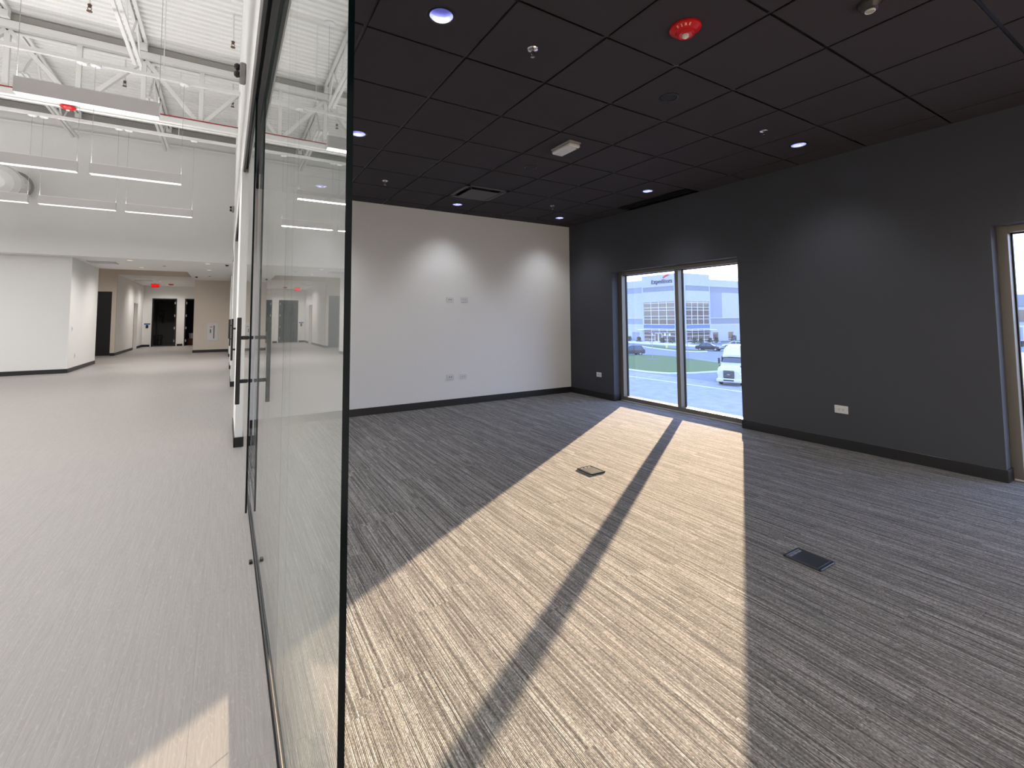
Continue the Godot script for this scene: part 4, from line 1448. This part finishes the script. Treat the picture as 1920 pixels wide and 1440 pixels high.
# ------------------------------------------------------------------ outside
func build_outside() -> void:
	var st := mb()
	bx(st, Vector3(5.6, G - 0.3, -200), Vector3(320, G - 0.06, 160))
	struct("ground_lot", st, M.asphalt, "asphalt parking lot around the office building", "ground")
	st = mb()
	bx(st, Vector3(22.0, G - 0.2, -200), Vector3(40.3, G - 0.04, 160))
	struct("ground_street", st, M.street, "pale concrete street running past the windows", "street")
	st = mb()
	bx(st, Vector3(36.75, G - 0.05, -200), Vector3(36.9, G - 0.03, 160))
	tag(obj("lane_line", st, M.road_paint), "pale painted line along the street", "line")
	island("lawn", "large grass island with curb between the street and the lot", PackedVector2Array([Vector2(41, -110), Vector2(41, -37), Vector2(41.8, -34.7), Vector2(44.6, -33.4), Vector2(49, -32.6), Vector2(54.5, -34.5), Vector2(56.7, -38.7), Vector2(58.6, -44.2), Vector2(60, -48.6), Vector2(59.4, -53.0), Vector2(56, -54.6), Vector2(54.5, -70), Vector2(54, -110)]))
	island("lawn", "small grass island in front of the office entrance", PackedVector2Array([Vector2(73.4, -64.7), Vector2(70.9, -57.2), Vector2(72.0, -53.6), Vector2(74.0, -52.8), Vector2(75.0, -54.5), Vector2(75.4, -60), Vector2(78.5, -66), Vector2(80, -70), Vector2(77, -72)]))
	island("lawn", "grass strip beyond the driveway seen through the second window", PackedVector2Array([Vector2(41, -22), Vector2(41, 60), Vector2(96, 60), Vector2(96, -16), Vector2(52, -22)]))
	# light walks round the entrance
	st = mb()
	slab(st, PackedVector2Array([Vector2(84.5, -60), Vector2(88.8, -60), Vector2(88.8, -70.5), Vector2(104, -70.5), Vector2(104, -72.1), Vector2(91.5, -72.1), Vector2(91.5, -98), Vector2(86.0, -98), Vector2(84.2, -76)]), G - 0.06, G + 0.10)
	struct("ground_walk", st, M.curb, "concrete walk along the office entrance", "walk")
	for m in [[Vector3(52.5, G + 0.125, -46.5), "mulch ring in the lawn, the left of two"], [Vector3(57.0, G + 0.125, -44.0), "mulch ring in the lawn, right of the window mullion"]]:
		st = mb()
		lathe(st, [Vector2(0.0, 0.16), Vector2(0.5, 0.12), Vector2(0.85, 0.05), Vector2(0.95, 0.0)], 16)
		var o := obj("mulch_ring", st, M.mulch)
		tag(o, m[1], "mulch")
		o.position = m[0]
	tree(Vector3(52.5, G + 0.27, -46.5), 4.6, "bare young tree on the lawn left of the window mullion", 3)
	tree(Vector3(57.0, G + 0.27, -44.0), 4.2, "bare young tree on the lawn right of the window mullion", 8)
	build_office()
	var hy := thing("fire_hydrant", "pale yellow fire hydrant on the small grass island", "hydrant", Vector3(75.2, G + 0.125, -62.9))
	lathe_thing(hy, "barrel", [Vector2(0.20, 0.0), Vector2(0.20, 0.06), Vector2(0.14, 0.08), Vector2(0.14, 0.55), Vector2(0.18, 0.58)], M.hydrant_yellow, 16)
	lathe_thing(hy, "bonnet", [Vector2(0.18, 0.58), Vector2(0.18, 0.62), Vector2(0.13, 0.74), Vector2(0.04, 0.80), Vector2(0.04, 0.86), Vector2(0.0, 0.86)], M.hydrant_yellow, 16)
	for s in [-1.0, 1.0]:
		st = mb()
		rod(st, Vector3(0, 0.46, 0), Vector3(0, 0.46, s * 0.27), 0.07, 12)
		obj("nozzle", st, M.hydrant_yellow, hy)
	car("sedan", "dark sedan parked beyond the small grass island", Vector3(77.0, G - 0.06, -54.6), deg_to_rad(-90 + 14), M.car_dark, 1.45)
	car("sedan", "white sedan parked behind the semi truck", Vector3(87.0, G - 0.06, -56.0), deg_to_rad(90 + 34), M.car_white, 1.45)
	car("suv", "brown suv parked at the left edge of the lawn", Vector3(57.8, G - 0.06, -55.9), deg_to_rad(90 + 68), M.car_brown, 1.62)
	truck()
	second_building()

func island(called: String, label: String, pts: PackedVector2Array) -> void:
	var t := thing(called, label, "lawn")
	var st := mb()
	slab(st, pts, G - 0.06, G + 0.09)
	obj("curb", st, M.curb, t)
	var inner := Geometry2D.offset_polygon(pts, -0.28)
	st = mb()
	slab(st, inner[0], G, G + 0.12)
	obj("grass", st, M.lawn, t).set_meta("kind", "stuff")

func tree(at: Vector3, h: float, label: String, seed_: int) -> void:
	var r := RandomNumberGenerator.new()
	r.seed = seed_
	var t := thing("young_tree", label, "tree", at)
	var st := mb()
	bar(st, Vector3.ZERO, Vector3(0.05, h * 0.6, 0.02), 0.07, 0.07, 0.015)
	bar(st, Vector3(0.05, h * 0.6, 0.02), Vector3(0.0, h, 0.0), 0.04, 0.04, 0.01)
	obj("trunk", st, M.bark, t)
	for k in 9:
		st = mb()
		var y := h * (0.38 + 0.06 * k)
		var a := r.randf() * TAU
		var l := h * 0.26 * (1.0 - 0.05 * k)
		var p := Vector3(0.03, y, 0.01)
		var q := p + Vector3(cos(a) * l * 0.6, l * 0.8, sin(a) * l * 0.6)
		bar(st, p, q, 0.022, 0.022)
		bar(st, p.lerp(q, 0.5), p.lerp(q, 0.5) + Vector3(cos(a + 0.9) * l * 0.3, l * 0.35, sin(a + 0.9) * l * 0.3), 0.014, 0.014)
		bar(st, p.lerp(q, 0.7), p.lerp(q, 0.7) + Vector3(cos(a - 0.9) * l * 0.25, l * 0.3, sin(a - 0.9) * l * 0.25), 0.012, 0.012)
		obj("branch", st, M.bark, t)

# a facade: local u runs along the wall, y up from the ground, w outward
func fx(o: Vector3, u: Vector3, n: Vector3) -> Transform3D:
	return Transform3D(Basis(u, Vector3.UP, n), o)

func fbox(st: SurfaceTool, f: Transform3D, u0: float, y0: float, u1: float, y1: float, w0: float, w1: float) -> void:
	bx(st, Vector3(u0, y0, w0), Vector3(u1, y1, w1), 0.0, f)

func glazing(t: Node3D, f: Transform3D, u0: float, y0: float, u1: float, y1: float, us: Array, ys: Array) -> void:
	var st := mb()
	fbox(st, f, u0, y0, u1, y1, -0.25, -0.20)
	var wn := obj("window", st, M.office_frame, t)
	var ue := [u0] + us + [u1]
	var ye := [y0] + ys + [y1]
	for i in ue.size() - 1:
		for j in ye.size() - 1:
			st = mb()
			fbox(st, f, ue[i] + 0.06, ye[j] + 0.05, ue[i + 1] - 0.06, ye[j + 1] - 0.05, -0.20, -0.16)
			obj("pane", st, M.office_glass, wn)
	for u in ue:
		st = mb()
		fbox(st, f, u - 0.06, y0, u + 0.06, y1, -0.20, -0.08)
		obj("mullion", st, M.office_frame, wn)
	for y in ye:
		st = mb()
		fbox(st, f, u0, y - 0.05, u1, y + 0.05, -0.20, -0.09)
		obj("mullion", st, M.office_frame, wn)

func build_office() -> void:
	var t := thing("office_building", "pale precast office building with tall gridded windows across the street", "building", Vector3(91.5, G, -72.1))
	var L := fx(Vector3.ZERO, Vector3(0, 0, -1), Vector3(-1, 0, 0))
	var R := fx(Vector3.ZERO, Vector3(1, 0, 0), Vector3(0, 0, 1))
	var st := mb()
	# corner pavilion: walls as frames round the glass
	for f in [L, R]:
		var b := 11.9 if f == L else 11.1
		st = mb()
		fbox(st, f, 0.0, 0.0, 1.85, 16.75, -0.5, 0.0)
		obj("corner_pier", st, M.precast, t)
		st = mb()
		fbox(st, f, b - 0.35, 0.0, b, 16.75, -0.5, 0.0)
		obj("wall_panel", st, M.precast, t)
		st = mb()
		fbox(st, f, 1.85, 10.05, b - 0.35, 12.6, -0.5, 0.0)
		obj("wall_panel", st, M.precast, t)
		st = mb()
		fbox(st, f, 1.85, 12.6, b - 0.35, 13.8, -0.5, -0.06)
		obj("band", st, M.precast_band, t)
		st = mb()
		fbox(st, f, 1.85, 13.8, b - 0.35, 16.75, -0.5, 0.0)
		obj("parapet_panel", st, M.precast, t)
		st = mb()
		fbox(st, f, 1.85, 3.35, b - 0.35, 4.45, -0.5, -0.10)
		obj("spandrel", st, M.precast_blue, t)
		glazing(t, f, 1.85, 4.45, b - 0.35, 10.05, [1.85 + (b - 2.2) * 0.25, 1.85 + (b - 2.2) * 0.5, 1.85 + (b - 2.2) * 0.75], [5.75, 6.5, 7.9, 8.6, 9.75])
		glazing(t, f, 1.85, 0.15, b - 0.35, 3.35, [1.85 + (b - 2.2) * 0.25, 1.85 + (b - 2.2) * 0.5, 1.85 + (b - 2.2) * 0.75], [0.7, 1.7, 2.55])
		st = mb()
		fbox(st, f, 1.6, 3.02, b + 0.6, 3.16, 0.0, 1.3)
		obj("canopy", st, M.office_frame, t)
	# entrance doors on the left face
	for u in [5.75, 6.95]:
		st = mb()
		fbox(st, L, u, 0.05, u + 1.1, 2.3, -0.16, -0.02)
		obj("door_frame", st, M.office_frame, t)
		st = mb()
		fbox(st, L, u + 0.14, 0.3, u + 0.96, 2.16, -0.02, 0.0)
		obj("door_pane", st, M.office_glass, t)
	for n in [[3.2, 1.7], [4.6, 1.75], [8.6, 1.6]]:
		st = mb()
		fbox(st, L, n[0], n[1], n[0] + 0.62, n[1] + 0.62, -0.08, -0.06)
		obj("notice", st, M.office_frame, t)
	# left wing
	var lw := fx(Vector3(0.4, 0, -11.9), Vector3(0, 0, -1), Vector3(-1, 0, 0))
	wing(t, lw, 14.0, [[1.5, 4.0], [7.5, 10.0]])
	# right wing, shade of its set-back first bay painted as a grey panel
	var rw := fx(Vector3(11.1, 0, -1.5), Vector3(1, 0, 0), Vector3(0, 0, 1))
	wing(t, rw, 26.0, [[2.9, 5.2], [9.3, 11.6], [15.6, 17.9]])
	st = mb()
	fbox(st, rw, 0.0, 5.97, 6.9, 12.5, -0.1, 0.02)
	obj("shade_panel", st, M.precast_grey, t)
	st = mb()
	bx(st, Vector3(0.45, 0.0, -26.0), Vector3(37.0, 15.6, -2.05))
	bx(st, Vector3(0.5, 0.0, -11.8), Vector3(11.0, 16.6, -0.5))
	obj("roof_block", st, M.precast_grey, t)
	# sign
	var tm := TextMesh.new()
	var fnt := SystemFont.new()
	fnt.font_names = PackedStringArray(["Droid Serif"])
	tm.font = fnt
	tm.text = "Expeditors"
	tm.font_size = 64
	tm.pixel_size = 0.0198
	tm.depth = 0.12
	var so := obj("lettering", tm, M.sign_navy, t)
	so.transform = Transform3D(Basis(Vector3(0, 0, 1), Vector3.UP, Vector3(-1, 0, 0)), Vector3(-0.08, 15.05, -5.5))
	st = mb()
	var prev := Vector3(-0.06, 15.95, -5.0)
	for k in 6:
		var a := k / 5.0
		var nx := Vector3(-0.06, 15.95 + 0.55 * sin(a * PI * 0.6), -5.0 + 1.9 * a)
		if k > 0:
			bar(st, prev, nx, 0.10, 0.14 + 0.26 * sin(a * PI))
		prev = nx
	obj("emblem", st, M.sign_red, t)
	# planting along the foot of the walls
	var shrubs := [[Vector3(89.4, G, -75.9), 1.0], [Vector3(89.4, G, -73.2), 1.25], [Vector3(93.2, G, -69.9), 1.1], [Vector3(95.6, G, -69.9), 0.9], [Vector3(99.0, G, -69.9), 0.95], [Vector3(101.4, G, -69.9), 1.0], [Vector3(89.4, G, -83.4), 1.0], [Vector3(89.4, G, -86.6), 1.1], [Vector3(108.4, G, -69.8), 1.3], [Vector3(112.2, G, -69.8), 1.2]]
	var sw := ["left of the entrance corner pier", "at the entrance corner pier, left side", "at the entrance corner pier, right side", "second right of the entrance corner", "third right of the entrance corner", "at the right end of the gridded glass", "at the left end of the entrance glass", "before the left wing", "before the right wing behind the sedans", "farthest along the right wing"]
	for i in shrubs.size():
		shrub(shrubs[i][0], shrubs[i][1], "dull shrub along the office wall, " + sw[i], 100 + i)

func wing(t: Node3D, f: Transform3D, l: float, wins: Array) -> void:
	var st := mb()
	fbox(st, f, 0.0, 13.95, l, 15.8, -0.4, 0.0)
	obj("parapet_panel", st, M.precast, t)
	st = mb()
	fbox(st, f, 0.0, 12.5, l, 13.95, -0.4, -0.06)
	obj("band", st, M.precast_band, t)
	var x := 0.0
	while x < l - 0.1:
		st = mb()
		fbox(st, f, x, 5.95, minf(x + 6.95, l), 12.5, -0.4, 0.0)
		obj("wall_panel", st, M.precast, t)
		x += 7.0
	st = mb()
	fbox(st, f, 0.0, 4.3, l, 5.95, -0.4, -0.06)
	obj("band", st, M.precast_band, t)
	for y in [4.25, 5.9]:
		st = mb()
		fbox(st, f, 0.0, y, l, y + 0.12, -0.1, 0.05)
		obj("sill_line", st, M.curb, t)
	st = mb()
	fbox(st, f, 0.0, 2.35, l, 4.3, -0.4, 0.0)
	obj("wall_panel", st, M.precast, t)
	var u := 0.0
	for w in wins + [[l, l]]:
		st = mb()
		fbox(st, f, u, 0.0, w[0], 2.35, -0.4, 0.0)
		obj("wall_panel", st, M.precast, t)
		u = w[1]
		if w[1] - w[0] > 0.1:
			glazing(t, f, w[0], 0.0, w[1], 2.35, [], [0.45])

func shrub(at: Vector3, s: float, label: String, seed_: int) -> void:
	var r := RandomNumberGenerator.new()
	r.seed = seed_
	var t := thing("shrub", label, "shrub", at, 0.0, "shrubs along the office walls")
	var st := mb()
	for k in 220:
		var a := r.randf() * TAU
		var y := r.randf()
		var rad := s * 0.75 * sqrt(r.randf()) * (1.0 - 0.55 * y)
		var p := Vector3(cos(a) * rad, y * s * 1.1 + 0.1, sin(a) * rad)
		var d := Vector3(r.randf() - 0.5, r.randf() - 0.2, r.randf() - 0.5).normalized() * 0.22
		var e := d.cross(Vector3(r.randf(), r.randf(), r.randf()) - Vector3.ONE * 0.5).normalized() * 0.07
		quad(st, p - e, p + d * 0.5 - e * 1.5, p + d, p + d * 0.5 + e * 1.5, Vector3(cos(a), 0.6, sin(a)))
	obj("foliage", st, M.shrub, t).set_meta("kind", "stuff")
	st = mb()
	for k in 5:
		var a := TAU * k / 5
		bar(st, Vector3(0, 0, 0), Vector3(cos(a) * 0.3 * s, 0.7 * s, sin(a) * 0.3 * s), 0.03, 0.03)
	obj("stems", st, M.bark, t)

# loft of closed cross-sections (arrays of Vector3)
func loft(st: SurfaceTool, secs: Array, centre: Vector3) -> void:
	for i in secs.size() - 1:
		var a: Array = secs[i]
		var b: Array = secs[i + 1]
		for k in a.size():
			var k2 := (k + 1) % a.size()
			var mid: Vector3 = (a[k] + a[k2] + b[k] + b[k2]) * 0.25
			var axis: Vector3 = Vector3(mid.x, centre.y, centre.z)
			quad(st, a[k], a[k2], b[k2], b[k], mid - axis)
	for e in [0, secs.size() - 1]:
		var s: Array = secs[e]
		var m := Vector3.ZERO
		for p in s:
			m += p
		m /= s.size()
		for k in s.size():
			tri(st, s[k], s[(k + 1) % s.size()], m, Vector3(-1 if e == 0 else 1, 0, 0) * signf(secs[secs.size() - 1][0].x - secs[0][0].x))

func body_sec(x: float, y0: float, y1: float, hw: float) -> Array:
	return [Vector3(x, y0, -hw * 0.9), Vector3(x, y0 + 0.12, -hw), Vector3(x, y1 - 0.16, -hw), Vector3(x, y1, -hw * 0.86), Vector3(x, y1 + 0.02, 0), Vector3(x, y1, hw * 0.86), Vector3(x, y1 - 0.16, hw), Vector3(x, y0 + 0.12, hw), Vector3(x, y0, hw * 0.9)]

func wheel(t: Node3D, at: Vector3, r: float, w: float) -> void:
	var st := mb()
	var xf := Transform3D(Basis(Vector3.RIGHT, PI / 2), at)
	lathe(st, [Vector2(r * 0.62, -w / 2), Vector2(r * 0.92, -w / 2), Vector2(r, -w / 3), Vector2(r, w / 3), Vector2(r * 0.92, w / 2), Vector2(r * 0.62, w / 2)], 20, xf)
	var ty := obj("wheel", st, M.tyre, t)
	st = mb()
	lathe(st, [Vector2(0, -w * 0.46), Vector2(r * 0.63, -w * 0.42), Vector2(r * 0.63, w * 0.42), Vector2(0, w * 0.46)], 16, xf)
	obj("hub", st, M.wheel_silver, ty)

func car(called: String, label: String, at: Vector3, turn: float, paint: Material, top: float) -> void:
	var t := thing(called, label, "car", at, turn)
	var st := mb()
	var suv := called == "suv"
	var belt := 1.02 if suv else 0.92
	loft(st, [body_sec(-2.35, 0.40, belt - 0.16, 0.72), body_sec(-2.2, 0.30, belt - 0.02, 0.86), body_sec(-1.2, 0.26, belt, 0.92), body_sec(0.4, 0.26, belt - 0.02, 0.92), body_sec(1.1, 0.26, belt - 0.06, 0.91), body_sec(1.95, 0.28, belt - 0.18, 0.87), body_sec(2.3, 0.36, belt - 0.34, 0.74)], Vector3(0, 0.6, 0))
	obj("body", st, paint, t)
	var x0 := -2.05 if suv else -1.75
	var x1 := -1.75 if suv else -0.95
	st = mb()
	var gl := func(x: float, y: float, hw: float) -> Array: return [Vector3(x, belt - 0.04, -0.80), Vector3(x, y, -hw), Vector3(x, y, hw), Vector3(x, belt - 0.04, 0.80)]
	loft(st, [gl.call(x0, belt, 0.74), gl.call(x1, top - 0.05, 0.60), gl.call(-0.2, top - 0.03, 0.61), gl.call(0.25, top - 0.06, 0.60), gl.call(1.15, belt, 0.72)], Vector3(0, 1.0, 0))
	obj("glass", st, M.car_glass, t)
	st = mb()
	var rf := func(x: float, y: float, hw: float) -> Array: return [Vector3(x, y - 0.05, -hw), Vector3(x, y, -hw * 0.85), Vector3(x, y + 0.015, 0), Vector3(x, y, hw * 0.85), Vector3(x, y - 0.05, hw)]
	loft(st, [rf.call(x1 - 0.12, top - 0.08, 0.60), rf.call(x1 + 0.1, top - 0.01, 0.63), rf.call(-0.2, top, 0.64), rf.call(0.2, top - 0.03, 0.63), rf.call(0.36, top - 0.10, 0.61)], Vector3(0, top - 0.1, 0))
	obj("roof", st, paint, t)
	for s in [-1.0, 1.0]:
		for p in [[Vector3(1.10, belt - 0.02, s * 0.77), Vector3(0.28, top - 0.07, s * 0.60)], [Vector3(-0.30, belt - 0.03, s * 0.81), Vector3(-0.32, top - 0.04, s * 0.62)], [Vector3(x0 + 0.12, belt - 0.02, s * 0.77), Vector3(x1, top - 0.06, s * 0.61)]]:
			st = mb()
			bar(st, p[0], p[1], 0.06, 0.09, 0.01)
			obj("pillar", st, paint, t)
		for x in [-1.40, 1.42]:
			wheel(t, Vector3(x, 0.33, s * 0.80), 0.34, 0.22)
		st = mb()
		bc(st, Vector3(2.14, belt - 0.32, s * 0.64), Vector3(0.16, 0.11, 0.22), 0.03)
		obj("headlamp", st, M.lamp_clear, t)
		st = mb()
		bc(st, Vector3(-2.26, belt - 0.20, s * 0.62), Vector3(0.12, 0.14, 0.26), 0.03)
		obj("tail_lamp", st, M.lamp_red, t)
		st = mb()
		bc(st, Vector3(0.72, belt + 0.04, s * 0.95), Vector3(0.12, 0.12, 0.14), 0.03)
		obj("mirror", st, paint, t)

func truck() -> void:
	var t := thing("semi_truck", "white semi truck leaving the driveway, nose toward the window", "truck", Vector3(38.9, G - 0.04, -25.7), deg_to_rad(201))
	t.scale = Vector3.ONE * 0.88
	var st := mb()
	# nose at x = 0, body toward -x
	loft(st, [body_sec(-0.1, 0.55, 1.50, 0.98), body_sec(-0.35, 0.50, 1.82, 1.12), body_sec(-1.2, 0.60, 2.02, 1.14), body_sec(-2.3, 0.70, 2.18, 1.18)], Vector3(0, 1.2, 0))
	obj("hood", st, M.car_white, t)
	st = mb()
	bx(st, Vector3(-4.9, 0.8, -1.22), Vector3(-2.2, 2.20, 1.22), 0.06)
	bx(st, Vector3(-4.9, 2.1, -1.22), Vector3(-3.0, 3.0, 1.22), 0.06)
	obj("cab", st, M.car_white, t)
	st = mb()
	var ws := func(x: float, y: float, hw: float) -> Array: return [Vector3(x, 2.12, -hw), Vector3(x, y, -hw + 0.06), Vector3(x, y, hw - 0.06), Vector3(x, 2.12, hw)]
	loft(st, [ws.call(-3.02, 2.86, 1.16), ws.call(-2.75, 2.80, 1.14), ws.call(-2.25, 2.22, 1.08)], Vector3(0, 2.4, 0))
	obj("windshield", st, M.car_glass, t)
	st = mb()
	var fr := func(x: float, y: float, hw: float) -> Array: return [Vector3(x, 2.78, -hw), Vector3(x, y - 0.3, -hw), Vector3(x, y, -hw * 0.7), Vector3(x, y, hw * 0.7), Vector3(x, y - 0.3, hw), Vector3(x, 2.78, hw)]
	loft(st, [fr.call(-4.9, 4.0, 1.20), fr.call(-4.2, 3.95, 1.20), fr.call(-3.5, 3.65, 1.18), fr.call(-2.95, 3.25, 1.14), fr.call(-2.62, 3.0, 1.12)], Vector3(0, 3.0, 0))
	obj("roof_fairing", st, M.car_white, t)
	st = mb()
	bx(st, Vector3(-0.16, 0.78, -0.52), Vector3(-0.02, 1.56, 0.52), 0.04)
	var gr := obj("grille", st, M.grille_dark, t)
	for y in [0.92, 1.06, 1.20, 1.34, 1.46]:
		st = mb()
		bx(st, Vector3(-0.03, y - 0.012, -0.48), Vector3(0.0, y + 0.012, 0.48), 0.004)
		obj("grille_bar", st, M.plastic_grey, gr)
	st = mb()
	bx(st, Vector3(-0.02, 1.12, -0.13), Vector3(0.015, 1.22, 0.13), 0.01)
	obj("emblem", st, M.wheel_silver, gr)
	st = mb()
	bx(st, Vector3(-0.55, 0.36, -1.20), Vector3(0.05, 0.72, 1.20), 0.08)
	obj("bumper", st, M.car_white, t)
	st = mb()
	bx(st, Vector3(0.03, 0.50, -0.50), Vector3(0.07, 0.64, 0.50), 0.01)
	obj("lower_grille", st, M.grille_dark, t)
	for s in [-1.0, 1.0]:
		st = mb()
		bc(st, Vector3(-0.38, 1.22, s * 1.04), Vector3(0.34, 0.20, 0.20), 0.05)
		obj("headlamp", st, M.lamp_clear, t)
		st = mb()
		bc(st, Vector3(-2.3, 2.35, s * 1.42), Vector3(0.12, 0.62, 0.20), 0.03)
		bar(st, Vector3(-2.35, 2.35, s * 1.18), Vector3(-2.3, 2.35, s * 1.36), 0.04, 0.04)
		obj("mirror", st, M.handle_black, t)
		st = mb()
		bc(st, Vector3(-0.9, 1.95, s * 1.02), Vector3(0.10, 0.18, 0.14), 0.02)
		obj("hood_mirror", st, M.handle_black, t)
		st = mb()
		bc(st, Vector3(-3.1, 2.5, s * 1.215), Vector3(1.1, 0.62, 0.03), 0.01)
		obj("side_window", st, M.car_glass, t)
		wheel(t, Vector3(-1.25, 0.50, s * 1.02), 0.50, 0.30)
		wheel(t, Vector3(-5.7, 0.50, s * 0.95), 0.50, 0.55)
		wheel(t, Vector3(-6.9, 0.50, s * 0.95), 0.50, 0.55)
	st = mb()
	bx(st, Vector3(-7.6, 0.70, -0.45), Vector3(-4.9, 1.05, 0.45), 0.03)
	obj("chassis", st, M.grille_dark, t)

func second_building() -> void:
	var t := thing("warehouse", "pale blue-grey low building seen through the second window", "building", Vector3(150, G, -40))
	var st := mb()
	bx(st, Vector3(0.3, 0, 0), Vector3(40, 10.6, 70), 0.0)
	obj("wall", st, M.precast, t)
	st = mb()
	bx(st, Vector3(0.0, 8.2, 0), Vector3(0.3, 10.8, 70))
	obj("parapet_panel", st, M.precast_band, t)
	for i in 8:
		st = mb()
		bx(st, Vector3(0.1, 4.8, 3.0 + i * 8.2), Vector3(0.32, 7.4, 6.2 + i * 8.2))
		obj("window", st, M.office_glass, t)
	for i in 10:
		st = mb()
		bx(st, Vector3(0.1, 0.4, 2.0 + i * 6.6), Vector3(0.32, 3.6, 6.4 + i * 6.6), 0.05)
		obj("dock_door", st, M.precast_grey, t)
	for i in 5:
		var b := thing("box_trailer", ["white box trailer parked at the warehouse, first of the row", "white box trailer parked at the warehouse, second of the row", "white box trailer parked at the warehouse, third of the row", "white box trailer parked at the warehouse, fourth of the row", "white box trailer parked at the warehouse, fifth of the row"][i], "trailer", Vector3(134, G, -34.0 + i * 6.6), 0.0, "trailers at the warehouse")
		st = mb()
		bx(st, Vector3(0, 1.1, 0), Vector3(14, 4.0, 2.5), 0.05)
		obj("box", st, M.car_white, b)
		for k in 3:
			st = mb()
			bx(st, Vector3(-0.04, 1.3, 0.25 + k * 0.72), Vector3(0.0, 3.8, 0.80 + k * 0.72), 0.01)
			obj("rear_panel", st, M.precast_grey, b)
		wheel(b, Vector3(11.5, 0.5, 0.4), 0.5, 0.5)
		wheel(b, Vector3(11.5, 0.5, 2.1), 0.5, 0.5)
		st = mb()
		bx(st, Vector3(0.6, 0.0, 0.4), Vector3(0.9, 1.1, 2.1), 0.02)
		obj("landing_leg", st, M.grille_dark, b)
